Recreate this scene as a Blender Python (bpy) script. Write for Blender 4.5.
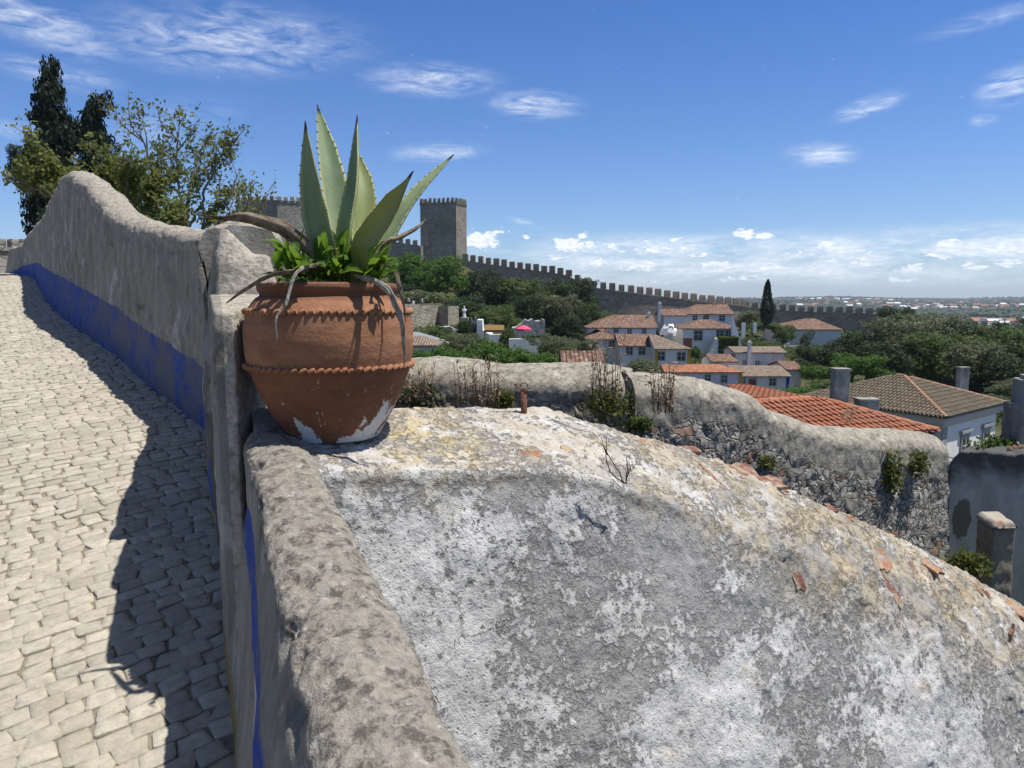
import bpy, math, random
import numpy as np
from mathutils import Vector, Matrix
from mathutils.bvhtree import BVHTree
R = math.radians
rnd = random.Random(7)
for o in list(bpy.data.objects): bpy.data.objects.remove(o)
S = bpy.context.scene
COL = S.collection
# ---------------------------------------------------------------- camera
F = 740.0; PITCH = R(6.5)
cp, sp_ = math.cos(PITCH), math.sin(PITCH)
cam_d = bpy.data.cameras.new('camera'); cam = bpy.data.objects.new('camera', cam_d); COL.objects.link(cam)
cam_d.sensor_width = 36; cam_d.lens = F/1024*36; cam_d.clip_start = .02; cam_d.clip_end = 60000
cam.location = (0,0,0); cam.rotation_euler = (math.pi/2-PITCH, 0, 0)
S.camera = cam
# ---------------------------------------------------------------- light
SUN_EL = R(69); SUN_AZ = math.atan2(.98, -.12)          # azimuth from +Y towards +X
sd = Vector((math.cos(SUN_EL)*math.sin(SUN_AZ), math.cos(SUN_EL)*math.cos(SUN_AZ), math.sin(SUN_EL)))
sl = bpy.data.lights.new('sun', 'SUN'); so = bpy.data.objects.new('sun', sl); COL.objects.link(so)
sl.energy = 4.6; sl.angle = R(.53); sl.color = (1, .955, .89)
so.rotation_euler = sd.to_track_quat('Z', 'Y').to_euler()
S.view_settings.view_transform = 'Standard'; S.view_settings.look = 'None'
S.view_settings.exposure = .35; S.view_settings.gamma = 1
SKY_STRENGTH = .092
def ray(px, py):
    u = (px-512)/F; v = (384-py)/F
    dy = cp+v*sp_; dz = -sp_+v*cp
    return u/dy, dz/dy
def P(px, py, Y):
    a, b = ray(px, py); return np.array((a*Y, Y, b*Y))
def Zat(py, Y, px=512): return ray(px, py)[1]*Y
def Xat(px, py, Y): return ray(px, py)[0]*Y
# ---------------------------------------------------------------- noise
def _h(ix, iy, iz, seed):
    n = (ix*374761393 + iy*668265263 + iz*2147483647 + seed*1274126177) & 0xFFFFFFFF
    n = ((n ^ (n >> 13))*1274126177) & 0xFFFFFFFF
    n = (n ^ (n >> 16)) & 0xFFFFFFFF
    return n/4294967295.0
def vnoise(p, seed=0):
    p = np.asarray(p, float); i = np.floor(p).astype(np.int64); f = p-i; f = f*f*f*(f*(f*6-15)+10)
    out = 0
    for a in (0,1):
        for b in (0,1):
            for c in (0,1):
                w = (f[...,0] if a else 1-f[...,0])*(f[...,1] if b else 1-f[...,1])*(f[...,2] if c else 1-f[...,2])
                out = out + w*_h(i[...,0]+a, i[...,1]+b, i[...,2]+c, seed)
    return out*2-1
def fbm(p, scale=1, oct=4, rough=.5, seed=0):
    p = np.asarray(p)*scale; a = 1; s = 0; t = 0
    for k in range(oct):
        s = s + a*vnoise(p, seed+k*17); t += a; a *= rough; p = p*2.03+11.7
    return s/t
# ---------------------------------------------------------------- objects
def tag(o, label=None, cat=None, group=None, kind=None):
    if label: o['label'] = label
    if cat:
        o['category'] = cat
        if not kind: o['kind'] = 'thing'
    if group: o['group'] = group
    if kind: o['kind'] = kind
    return o
def empty(name, loc=(0,0,0), rz=0, label=None, cat=None, group=None, scale=1):
    o = bpy.data.objects.new(name, None); COL.objects.link(o); o.empty_display_size = .1
    o.location = loc; o.rotation_euler = (0,0,rz)
    if scale != 1: o.scale = (scale,)*3
    return tag(o, label, cat, group)
class MB:
    def __init__(s): s.v = []; s.f = []; s.n = 0; s.at = {}; s.mi = []
    def add(s, verts, faces, mi=0, **at):
        verts = np.asarray(verts, float).reshape(-1, 3)
        s.v.append(verts); 
        s.f.extend([tuple(int(i)+s.n for i in f) for f in faces]); s.mi.extend([mi]*len(faces))
        for k, val in at.items():
            s.at.setdefault(k, []).append((s.n, np.broadcast_to(np.asarray(val, float), (len(verts),))))
        s.n += len(verts)
    def box(s, c, d, rot=None, mi=0, taper=1, **at):
        x, y, z = np.array(d)/2
        v = np.array([(-x,-y,-z),(x,-y,-z),(x,y,-z),(-x,y,-z),(-x*taper,-y*taper,z),(x*taper,-y*taper,z),(x*taper,y*taper,z),(-x*taper,y*taper,z)])
        if rot is not None: v = v @ np.array(rot).T
        s.add(v+np.array(c), [(0,3,2,1),(4,5,6,7),(0,1,5,4),(1,2,6,5),(2,3,7,6),(3,0,4,7)], mi, **at)
    def tube(s, pts, rad, n=8, cap=True, **at):
        pts = np.asarray(pts, float); m = len(pts); rad = np.broadcast_to(rad, (m,))
        t = np.gradient(pts, axis=0); t /= np.linalg.norm(t, axis=1)[:,None]+1e-9
        ref = np.array((0,0,1.)) if abs(t[0][2]) < .9 else np.array((1.,0,0))
        vs = []
        a = np.cross(t[0], ref); a /= np.linalg.norm(a)
        for i in range(m):
            a = a - t[i]*np.dot(a, t[i]); a /= np.linalg.norm(a)+1e-9
            b = np.cross(t[i], a)
            for k in range(n):
                th = 2*math.pi*k/n; vs.append(pts[i]+rad[i]*(math.cos(th)*a+math.sin(th)*b))
        fs = [(i*n+k, i*n+(k+1)%n, (i+1)*n+(k+1)%n, (i+1)*n+k) for i in range(m-1) for k in range(n)]
        if cap: fs += [tuple(range(n-1,-1,-1)), tuple((m-1)*n+k for k in range(n))]
        s.add(vs, fs, **at)
    def lathe(s, prof, n=48, c=(0,0,0), **at):
        vs = []; c = np.array(c); m = len(prof)
        for r, z in prof:
            for k in range(n):
                th = 2*math.pi*k/n; vs.append(c+np.array((r*math.cos(th), r*math.sin(th), z)))
        s.add(vs, [(i*n+k, i*n+(k+1)%n, (i+1)*n+(k+1)%n, (i+1)*n+k) for i in range(m-1) for k in range(n)], **at)
    def grid(s, G, flip=False, closed_u=False, **at):
        G = np.asarray(G); n, m = G.shape[:2]
        i, j = np.meshgrid(np.arange(n-1 if not closed_u else n), np.arange(m-1), indexing='ij')
        a = i*m+j; b = ((i+1) % n)*m+j; c = b+1; d = a+1
        q = np.stack([a,b,c,d] if not flip else [a,d,c,b], -1).reshape(-1,4)
        at = {k: (np.asarray(v).reshape(-1) if np.ndim(v) else v) for k, v in at.items()}
        s.add(G.reshape(-1,3), q.tolist(), **at)
    def mesh(s, name, smooth=False):
        me = bpy.data.meshes.new(name)
        V = np.concatenate(s.v) if s.v else np.zeros((0,3))
        me.from_pydata(V.tolist(), [], s.f)
        for k, lst in s.at.items():
            arr = np.zeros(len(V))
            for off, val in lst: arr[off:off+len(val)] = val
            a = me.attributes.new(k, 'FLOAT', 'POINT'); a.data.foreach_set('value', arr)
        if any(s.mi): me.polygons.foreach_set('material_index', s.mi)
        if smooth: me.polygons.foreach_set('use_smooth', [True]*len(me.polygons))
        me.update(); return me
def obj(name, mb, mat, parent=None, smooth=False, loc=None, world=False):
    """link ONE mesh object; world=True: vertices are in world space although the parent sits elsewhere"""
    me = mb.mesh(name, smooth) if isinstance(mb, MB) else mb
    o = bpy.data.objects.new(name, me); COL.objects.link(o)
    if mat is not None:
        for m in (mat if isinstance(mat, (list, tuple)) else [mat]):
            if isinstance(mb, MB): me.materials.append(m)
            else:
                if not me.materials: me.materials.append(m)
                o.material_slots[0].link = 'OBJECT'; o.material_slots[0].material = m
    if parent:
        o.parent = parent
        if world:
            o.matrix_parent_inverse = Matrix.LocRotScale(parent.location, parent.rotation_euler, parent.scale).inverted()
    if loc is not None: o.location = loc
    return o
def solo(name, mb, mat, label, cat, smooth=False, group=None):
    """one-mesh thing with its origin moved to its own base"""
    V = np.concatenate(mb.v); base = np.array(((V[:,0].min()+V[:,0].max())/2, (V[:,1].min()+V[:,1].max())/2, V[:,2].min()))
    mb.v = [v-base for v in mb.v]
    o = obj(name, mb, mat, None, smooth, loc=base); return tag(o, label, cat, group)
def copy_tree(o, parent=None):
    c = o.copy(); COL.objects.link(c)
    if parent is not None: c.parent = parent
    for ch in [x for x in bpy.data.objects if x.parent == o]: copy_tree(ch, c)
    return c
# ---------------------------------------------------------------- node helper
class N:
    def __init__(s, nt): s.nt = nt; s._co = None
    def new(s, t, **kw):
        n = s.nt.nodes.new(t)
        for k, v in kw.items(): setattr(n, k, v)
        return n
    def link(s, a, b):
        if isinstance(a, (int, float)): b.default_value = a
        elif isinstance(a, (tuple, list)):
            b.default_value = tuple(a)+(1,) if len(a) == 3 and len(b.default_value) == 4 else a
        else: s.nt.links.new(a, b)
    @property
    def co(s):
        if s._co is None: s._co = s.new('ShaderNodeTexCoord').outputs['Object']
        return s._co
    def attr(s, name, out='Fac'):
        return s.new('ShaderNodeAttribute', attribute_name=name).outputs[out]
    def mapv(s, scale=(1,1,1), loc=(0,0,0), rot=(0,0,0), co=None):
        m = s.new('ShaderNodeMapping'); s.link(co or s.co, m.inputs[0])
        m.inputs['Location'].default_value = loc; m.inputs['Rotation'].default_value = rot; m.inputs['Scale'].default_value = scale
        return m.outputs[0]
    def noise(s, scale, detail=4, rough=.55, co=None, dist=0, out='Fac'):
        t = s.new('ShaderNodeTexNoise'); s.link(co or s.co, t.inputs['Vector'])
        t.inputs['Scale'].default_value = scale; t.inputs['Detail'].default_value = detail
        t.inputs['Roughness'].default_value = rough; t.inputs['Distortion'].default_value = dist
        return t.outputs[out]
    def voro(s, scale, feature='F1', co=None, out='Distance', rand=1):
        t = s.new('ShaderNodeTexVoronoi', feature=feature); s.link(co or s.co, t.inputs['Vector'])
        t.inputs['Scale'].default_value = scale; t.inputs['Randomness'].default_value = rand
        return t.outputs[out]
    def ramp(s, f, a, b, lo=0., hi=1., interp='LINEAR'):
        m = s.new('ShaderNodeMapRange'); m.interpolation_type = interp if interp != 'LINEAR' else 'LINEAR'
        s.link(f, m.inputs[0]); m.inputs[1].default_value = a; m.inputs[2].default_value = b
        m.inputs[3].default_value = lo; m.inputs[4].default_value = hi
        return m.outputs[0]
    def math(s, op, a, b=None, c=None, clamp=False):
        m = s.new('ShaderNodeMath', operation=op, use_clamp=clamp); s.link(a, m.inputs[0])
        if b is not None: s.link(b, m.inputs[1])
        if c is not None: s.link(c, m.inputs[2])
        return m.outputs[0]
    def mix(s, f, a, b, blend='MIX'):
        m = s.new('ShaderNodeMix', data_type='RGBA', blend_type=blend); s.link(f, m.inputs[0])
        s.link(a, m.inputs[6]); s.link(b, m.inputs[7]); return m.outputs[2]
    def sep(s, v):
        m = s.new('ShaderNodeSeparateXYZ'); s.link(v, m.inputs[0]); return m.outputs
    def comb(s, x, y, z):
        m = s.new('ShaderNodeCombineXYZ'); s.link(x, m.inputs[0]); s.link(y, m.inputs[1]); s.link(z, m.inputs[2]); return m.outputs[0]
    def bump(s, h, strength=.5, dist=.02, prev=None):
        b = s.new('ShaderNodeBump'); s.link(h, b.inputs['Height']); b.inputs['Strength'].default_value = strength
        b.inputs['Distance'].default_value = dist
        if prev: s.link(prev, b.inputs['Normal'])
        return b.outputs[0]
def mat(name, fn, rough=.9, spec=.25):
    m = bpy.data.materials.new(name); m.use_nodes = True; nt = m.node_tree
    b = nt.nodes['Principled BSDF']; n = N(nt)
    b.inputs['Roughness'].default_value = rough; b.inputs['Specular IOR Level'].default_value = spec
    r = fn(n)
    if not isinstance(r, dict): r = {'c': r}
    n.link(r['c'], b.inputs['Base Color'])
    if 'n' in r: n.link(r['n'], b.inputs['Normal'])
    if 'r' in r: n.link(r['r'], b.inputs['Roughness'])
    if 'sub' in r: b.inputs['Transmission Weight'].default_value = 0
    return m
def flat(name, c, rough=.8, var=.12, scale=8, spec=.25):
    def fn(n):
        a = tuple(x*(1-var) for x in c); b = tuple(min(1, x*(1+var)) for x in c)
        return {'c': n.mix(n.noise(scale, 4), a, b), 'n': n.bump(n.noise(scale*6, 3), .25, .01)}
    return mat(name, fn, rough, spec)
# ---------------------------------------------------------------- sky
w = bpy.data.worlds.new('World'); S.world = w; w.use_nodes = True
n = N(w.node_tree); bg = w.node_tree.nodes['Background']; bg.inputs[1].default_value = SKY_STRENGTH
sky = n.new('ShaderNodeTexSky', sky_type='NISHITA'); sky.sun_disc = False
sky.sun_elevation = SUN_EL; sky.sun_rotation = SUN_AZ; sky.altitude = 50; sky.air_density = 1.; sky.dust_density = .1; sky.ozone_density = 2.2
gen = n.new('ShaderNodeTexCoord').outputs['Generated']
hs = n.new('ShaderNodeHueSaturation'); n.link(sky.outputs[0], hs.inputs['Color']); hs.inputs['Saturation'].default_value = 1.0; hs.inputs['Value'].default_value = 1.0
sx, sy, sz = n.sep(gen)
az = n.math('MULTIPLY', n.math('ARCTAN2', sx, sy), 180/math.pi)
el = n.math('MULTIPLY', n.math('ARCSINE', sz), 180/math.pi)
ae = n.comb(az, el, 0)
def dirdeg(px, py):
    a, b = ray(px, py); return math.degrees(math.atan(a)), math.degrees(math.atan(b/math.sqrt(1+a*a)))
def ellipse(px, py, wx, wy, rot=0):
    A, E = dirdeg(px, py); k = 57.3/F/(1+((px-512)/F)**2)**.5
    mp = n.new('ShaderNodeMapping', vector_type='TEXTURE'); n.link(ae, mp.inputs[0])
    mp.inputs['Location'].default_value = (A, E, 0); mp.inputs['Rotation'].default_value = (0,0,R(rot))
    mp.inputs['Scale'].default_value = (wx*k, wy*k, 1)
    ln = n.new('ShaderNodeVectorMath', operation='LENGTH'); n.link(mp.outputs[0], ln.inputs[0])
    return n.ramp(ln.outputs['Value'], 1., 0., 0, 1, 'SMOOTHSTEP')
# wisps: (px, py, half-width, half-height, rotation, strength)
cir = [(30,20,110,30,-14,.8),(235,40,170,42,3,.62),(60,75,70,18,-5,.45),(430,80,85,20,0,.8),(535,105,60,17,-4,.85),(440,152,62,13,4,.7),
       (868,107,42,13,14,.85),(820,154,44,16,-4,.9),(1012,86,40,24,10,.8),(15,130,60,12,0,.4),(525,223,26,5,-18,.4),(990,18,80,12,8,.35),(984,120,16,8,0,.7),(150,130,120,30,20,.25)]
cs = None
for c in cir:
    e = n.math('MULTIPLY', ellipse(*c[:5]), c[5]*.88); cs = e if cs is None else n.math('MAXIMUM', cs, e)
wn = n.noise(.5, 6, .55, co=n.mapv((.5,2.0,1), (3.1,7.7,0), (0,0,R(16)), co=ae), dist=1.6)
wn2 = n.noise(1.6, 6, .6, co=n.mapv((.5,1.6,1), (1,4,0), (0,0,R(10)), co=ae), dist=.8)
wm = n.math('MULTIPLY', n.ramp(wn, .34, .70), n.ramp(wn2, .25, .7, .45, 1))
cirm = n.math('MULTIPLY', n.math('MULTIPLY', cs, wm), 1.25, clamp=True)
# small cumulus near the horizon
cum = [(480,240,26,10,.95),(568,245,24,8,1),(590,243,10,5,.8),(612,245,14,5,.7),(640,266,28,7,.8),(583,236,8,4,.9),(527,238,6,4,.6),(745,234,14,6,1),(826,245,14,5,.8),(680,239,14,4,.6),(766,236,14,6,.9),
       (948,243,15,6,.9),(620,250,24,5,.5),(720,266,40,7,.7),(770,268,40,6,.6),(912,268,22,6,.8),(970,266,24,6,.6),(1010,262,30,7,.7),(830,262,30,5,.5),(832,274,22,4,.7),(690,248,30,5,.5),(880,253,26,4,.5),(985,268,12,4,.7),(640,240,20,3,.4),(500,232,14,5,.5),(655,250,30,6,.75),(600,262,26,6,.7),(560,258,18,5,.6),(700,256,26,5,.65),(795,255,24,5,.65),(860,262,26,6,.7),(935,256,26,5,.65),(1000,250,26,6,.7),(740,278,34,5,.6),(900,281,34,5,.6),(660,282,30,4,.5)]
cc = None
for c in cum:
    e = n.math('MULTIPLY', ellipse(c[0], c[1], c[2]*1.35, c[3]*1.7), c[4]); cc = e if cc is None else n.math('MAXIMUM', cc, e)
cn = n.noise(1.5, 7, .6, co=n.mapv((.75,1.6,1), co=ae), dist=.4)
cumm = n.ramp(n.math('ADD', cc, n.math('MULTIPLY', n.math('SUBTRACT', cn, .5), 2.2)), .40, .70, 0, .97, 'SMOOTHSTEP')
bandm = n.math('MULTIPLY', n.ramp(el, .3, 2., 0, 1), n.ramp(el, 5.4, 3.4, 0, 1, 'SMOOTHSTEP'))
bn = n.noise(.42, 6, .6, co=n.mapv((.4,2.0,1), (4,9,0), co=ae), dist=.4)
bandm = n.math('MULTIPLY', bandm, n.math('MULTIPLY', n.ramp(bn, .36, .60, 0, .74), n.ramp(az, -6, 8, 0, 1)))
allm = n.math('MAXIMUM', n.math('MAXIMUM', cirm, cumm), bandm)
und = n.noise(2.2, 4, .5, co=n.mapv((.8,2.4,1), (0,.25,0), co=ae))
ccol = n.mix(n.ramp(und, .4, .62), (8.0,8.6,9.6), (10.4,10.6,10.9))
skylow = n.mix(1, hs.outputs[0], n.mix(n.ramp(el, 0, 20, 0, 1), (.76,.88,1.14), (.40,.68,1.12)), 'MULTIPLY')
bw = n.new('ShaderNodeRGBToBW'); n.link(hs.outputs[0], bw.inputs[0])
zen = n.mix(1, n.mix(.72, hs.outputs[0], bw.outputs[0]), (.74,.70,.66), 'MULTIPLY')     # sky above the view greyed and dimmed in colour to neutralise shadow fill
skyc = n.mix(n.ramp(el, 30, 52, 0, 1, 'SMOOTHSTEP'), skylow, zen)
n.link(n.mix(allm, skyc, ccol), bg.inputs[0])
# ================================================================ materials
def m_returnwall(n):
    top = n.attr('top')
    big = n.noise(1.15, 5, .6); mid = n.noise(6, 6, .68); fine = n.noise(38, 5, .7); vf = n.noise(120, 3, .7)
    grey = n.mix(n.ramp(fine, .3, .7), (.24,.237,.228), (.45,.443,.43))
    mask = n.math('ADD', n.math('MULTIPLY', big, .46), n.math('ADD', n.math('MULTIPLY', mid, .40), n.math('MULTIPLY', fine, .32)))
    c = n.mix(n.ramp(mask, .550, .622), grey, n.mix(n.ramp(n.noise(4, 6, .75, co=n.mapv(loc=(7,7,7))), .40, .62), (.66,.655,.64), (.47,.465,.45)))
    # sandy render on the ridge and loose patches of it below
    sandm = n.math('ADD', top, n.ramp(n.noise(2.6, 6, .7, co=n.mapv(loc=(5,2,1))), .60, .68, 0, .85), clamp=True)
    sandm = n.math('MULTIPLY', sandm, n.ramp(n.noise(9, 6, .7, co=n.mapv(loc=(2,8,1))), .38, .54), clamp=True)
    sand = n.mix(n.ramp(n.noise(14, 6, .7), .38, .62), (.33,.265,.17), (.56,.46,.31))
    sand = n.mix(n.ramp(n.noise(22, 4, .6, co=n.mapv(loc=(9,9,2))), .60, .70), sand, (.62,.61,.57))
    sand = n.mix(n.ramp(n.noise(3.2, 6, .7, co=n.mapv(loc=(6,2,5))), .44, .62, 0, .75), sand, n.mix(fine, (.22,.21,.185), (.42,.405,.36)))
    sand = n.mix(n.ramp(n.noise(18, 6, .7, co=n.mapv(loc=(2,2,5))), .55, .66, 0, .75), sand, (.13,.12,.10))
    c = n.mix(n.math('MULTIPLY', sandm, .93), c, sand)
    # yellow lichen
    lich = n.math('MULTIPLY', n.attr('lichen'), n.ramp(n.noise(13, 4, .6), .47, .6))
    c = n.mix(lich, c, (.56,.46,.21))
    # dark soot spots and pits
    dark = n.ramp(n.noise(5, 7, .75, co=n.mapv(loc=(1,3,7))), .60, .72, 0, .6)
    c = n.mix(dark, c, (.12,.115,.105))
    c = n.mix(n.ramp(n.noise(.9, 5, .6, co=n.mapv(loc=(8,3,2))),   .50, .66, 0, .42), c, n.mix(fine, (.16,.158,.15), (.33,.325,.31)))
    c = n.mix(n.ramp(n.attr('lip'), .3, .9, 0, .5), c, (.62,.61,.57))
    pits = n.ramp(n.voro(55, 'F1'), .10, .22, .85, 0)
    pits = n.math('MULTIPLY', pits, n.ramp(mid, .45, .6))
    c = n.mix(pits, c, (.12,.115,.11))
    sp = n.ramp(vf, .58, .70, 0, .45); c = n.mix(sp, c, (.14,.135,.13))
    wv = n.new('ShaderNodeVectorMath', operation='ADD'); n.link(n.co, wv.inputs[0]); ws = n.new('ShaderNodeVectorMath', operation='SCALE'); n.link(n.noise(3, 5, .65, out='Color'), ws.inputs[0]); ws.inputs['Scale'].default_value = .5; n.link(ws.outputs[0], wv.inputs[1])
    crack = n.math('MULTIPLY', n.ramp(n.voro(1.5, 'DISTANCE_TO_EDGE', co=wv.outputs[0]), .006, .0015), n.ramp(n.noise(1.3, 4, .6, co=n.mapv(loc=(4,4,9))), .50, .56))
    c = n.mix(n.math('MULTIPLY', crack, .8), c, (.07,.065,.06))
    h = n.math('ADD', n.math('MULTIPLY', fine, .6), n.math('MULTIPLY', vf, .25)); h = n.math('SUBTRACT', h, n.math('MULTIPLY', pits, .3))
    h = n.math('ADD', h, n.math('MULTIPLY', n.ramp(mask, .548, .578), .33))
    return {'c': c, 'n': n.bump(h, 1.0, .016)}
M_RET = mat('weathered_whitewash', m_returnwall, .95, .1)
def m_coping(n):
    fine = n.noise(60, 6, .7); mid = n.noise(11, 6, .65); big = n.noise(2.5, 4)
    c = n.mix(n.ramp(fine, .3, .7), (.19,.172,.147), (.37,.345,.30))
    c = n.mix(n.ramp(big, .4, .65, 0, .4), c, (.40,.37,.32))
    c = n.mix(n.ramp(mid, .56, .64, 0, .85), c, (.075,.07,.063))
    c = n.mix(n.ramp(n.noise(19, 5, .7, co=n.mapv(loc=(4,4,4))), .63, .70, 0, .9), c, (.58,.57,.54))
    c = n.mix(n.ramp(n.noise(7, 5, .7, co=n.mapv(loc=(4,1,9))), .66, .72, 0, .6), c, (.46,.36,.18))
    return {'c': c, 'n': n.bump(n.math('ADD', fine, n.math('MULTIPLY', mid, .6)), .9, .014)}
M_COP = mat('lichened_coping', m_coping, .95, .1)
def m_parapet(n, cb=1., spots=.85):
    """path face of the parapet: attribute h = height above the cobbles, side = 1 on the path face, cap = 1 on the coping"""
    h = n.attr('h'); side = n.attr('side'); cap = n.attr('cap'); blu = n.attr('blue')
    streak = n.noise(7, 6, .7, co=n.mapv((1,1,.3)))
    fine = n.noise(50, 5, .7); mid = n.noise(8, 6, .65)
    pl = n.mix(n.ramp(streak, .35, .65), (.19,.178,.15), (.33,.315,.275))
    pl = n.mix(n.ramp(n.noise(3.4, 7, .72, co=n.mapv((1,1,.7), (3,3,3))), .55, .64, 0, .6), pl, (.55,.56,.56))
    pl = n.mix(n.ramp(mid, .58, .70, 0, .8), pl, (.10,.09,.07))
    yy = n.sep(n.co)[1]; bb = n.mix(n.math('MULTIPLY', n.ramp(n.noise(2.2, 7, .75), .34, .56), n.math('MULTIPLY', n.ramp(yy, 12, 6, .25, 1), n.ramp(yy, 3, 4.5, .1, 1))), (.03,.078,.36), (.15,.15,.16))
    bb = n.mix(n.ramp(n.noise(11, 6, .75, co=n.mapv(loc=(2,2,7))), .50, .64, 0, .85), bb, (.15,.15,.16))
    bm = n.math('ADD', blu, n.math('MULTIPLY', n.math('SUBTRACT', n.noise(4.5, 8, .75), .5), n.ramp(n.sep(n.co)[1], 3, 5, .35, .95)))
    c = n.mix(n.ramp(bm, .44, .56), pl, bb)
    oc = n.ramp(h, .09, .05, 0, 1); c = n.mix(n.math('MULTIPLY', oc, n.ramp(n.attr('ochre'), .4, .6)), c, (.36,.25,.10))
    cop = n.mix(n.ramp(fine, .3, .7), tuple(q*cb for q in (.19,.172,.145)), tuple(q*cb for q in (.37,.34,.29)))
    cop = n.mix(n.ramp(n.noise(24, 7, .75, co=n.mapv((1,1,1), rot=(0,0,.4))), .50, .60, 0, spots), cop, (.08,.073,.063))
    cop = n.mix(n.ramp(n.noise(26, 6, .75, co=n.mapv(loc=(4,4,4))), .58, .68, 0, .8), cop, (.52,.50,.46))
    cm = n.ramp(n.math('ADD', cap, n.math('MULTIPLY', n.math('SUBTRACT', n.noise(9, 5, .6), .5), .5)), .42, .58)
    c = n.mix(cm, c, cop)
    return {'c': c, 'n': n.bump(n.math('ADD', fine, n.math('MULTIPLY', mid, .7)), .8, .014)}
M_PAR = mat('old_lime_plaster', m_parapet, .95, .1)
M_PARB = mat('pale_lime_plaster', lambda n: m_parapet(n, 1.28, .6), .95, .1)
M_PIERW = mat('pier_plaster', lambda n: m_parapet(n, 1.55, .45), .95, .1)
def m_cobble(n):
    t = n.attr('tint'); j = n.attr('joint')
    c = n.mix(t, (.36,.33,.265), (.58,.54,.445))
    c = n.mix(n.ramp(n.noise(.9, 4), .35, .7, 0, .4), c, (.46,.41,.32))
    c = n.mix(n.ramp(n.noise(26, 6, .75), .42, .66, 0, .6), c, (.27,.24,.19))
    c = n.mix(n.ramp(n.noise(1.7, 5, .7, co=n.mapv(loc=(3,3,0))), .52, .68, 0, .35), c, (.30,.275,.23))
    c = n.mix(n.ramp(n.noise(5, 7, .75, co=n.mapv(loc=(8,3,0))), .50, .66, 0, .5), c, (.24,.215,.17)); c = n.mix(n.math('MULTIPLY', j, .6), c, (.19,.165,.13))
    return {'c': c, 'n': n.bump(n.noise(34, 6, .75), .9, .008)}
M_COB = mat('limestone_cobbles', m_cobble, .8, .3)
M_JOINT = mat('sandy_joint', lambda n: {'c': n.mix(n.noise(30, 5, .7), (.10,.085,.065), (.40,.35,.27)), 'n': n.bump(n.noise(80, 4), .8, .01)}, 1, .05)
def m_terra(n):
    z = n.sep(n.co)[2]
    fine = n.noise(70, 5, .7); mid = n.noise(9, 6, .65, co=n.mapv((1,1,2.2)))
    c = n.mix(n.ramp(mid, .32, .7), (.24,.11,.058), (.40,.20,.112))
    c = n.mix(n.ramp(n.noise(5, 6, .7, co=n.mapv((1,1,5), (2,1,1))), .54, .7, 0, .55), c, (.20,.085,.05))
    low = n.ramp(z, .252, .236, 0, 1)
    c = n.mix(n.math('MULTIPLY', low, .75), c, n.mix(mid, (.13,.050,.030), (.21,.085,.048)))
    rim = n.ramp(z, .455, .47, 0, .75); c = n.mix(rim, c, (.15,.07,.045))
    sp = n.ramp(n.noise(80, 3, .6, co=n.mapv((1,1,.5))), .66, .72); c = n.mix(n.math('MULTIPLY', sp, n.ramp(z, .36, .12, 0, .8)), c, (.55,.42,.34))
    # whitewash splashed round the foot
    x, y, _ = n.sep(n.co)
    foot = n.math('ADD', n.math('MULTIPLY', z, -7.0), n.math('MULTIPLY', x, 3.6))
    cx = n.math('ABSOLUTE', n.math('ADD', n.math('ADD', x, .035), n.math('MULTIPLY', z, .45)))
    foot = n.math('ADD', foot, n.math('MULTIPLY', n.ramp(cx, .05, 0, 0, 1.15), n.ramp(z, .17, .10)))
    drip = n.noise(13, 5, .7, co=n.mapv((1,1,.35), (7,1,2)))
    ww = n.math('ADD', foot, n.math('MULTIPLY', n.math('SUBTRACT', drip, .5), 3.4))
    c = n.mix(n.math('MULTIPLY', n.ramp(ww, .10, .2), n.ramp(z,.2,.16)), c, (.66,.65,.63))
    spl = n.math('MULTIPLY', n.ramp(n.noise(30, 2, .5, co=n.mapv((1,1,.6), (4,4,4))), .66, .69), n.ramp(z, .2, .1, 0, .8))
    c = n.mix(spl, c, (.66,.65,.63))
    return {'c': c, 'n': n.bump(n.math('ADD', fine, n.math('MULTIPLY', mid, 1.2)), .45, .008)}
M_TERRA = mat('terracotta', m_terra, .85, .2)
M_SOIL = flat('potting_soil', (.06,.045,.03), 1, .3, 30)
def leafmat(name, a, b, trans=.35, scale=3.):
    m = bpy.data.materials.new(name); m.use_nodes = True; nt = m.node_tree; n = N(nt)
    p = nt.nodes['Principled BSDF']; out = nt.nodes['Material Output']
    c = n.mix(n.ramp(n.attr('tint'), 0, 1), a, b); c = n.mix(n.ramp(n.noise(scale, 3), .3, .7, 0, .35), c, tuple(x*.6 for x in a))
    n.link(c, p.inputs['Base Color']); p.inputs['Roughness'].default_value = .6; p.inputs['Specular IOR Level'].default_value = .25
    t = n.new('ShaderNodeBsdfTranslucent'); n.link(n.mix(.5, c, tuple(min(1,x*1.8) for x in b)), t.inputs[0])
    mx = n.new('ShaderNodeMixShader'); mx.inputs[0].default_value = trans
    n.link(p.outputs[0], mx.inputs[1]); n.link(t.outputs[0], mx.inputs[2]); n.link(mx.outputs[0], out.inputs[0])
    return m
ML_BRIGHT = leafmat('bright_foliage', (.045,.10,.018), (.10,.19,.03))
ML_MID = leafmat('green_foliage', (.055,.095,.028), (.125,.175,.05))
ML_DARK = leafmat('dark_foliage', (.024,.048,.018), (.062,.095,.034), .22)
ML_OLIVE = leafmat('olive_foliage', (.085,.105,.052), (.17,.19,.10), .28)
ML_CYP = leafmat('cypress_foliage', (.009,.02,.010), (.022,.04,.016), .12)
ML_TREE = leafmat('branchy_foliage', (.085,.11,.028), (.20,.22,.06), .35)
ML_DRY = leafmat('dry_weed', (.28,.19,.13), (.46,.35,.24), .3)
ML_HERB = leafmat('wall_herb', (.05,.075,.02), (.16,.17,.04), .35)
M_BARK = flat('bark', (.15,.125,.10), .95, .35, 9)
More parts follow.
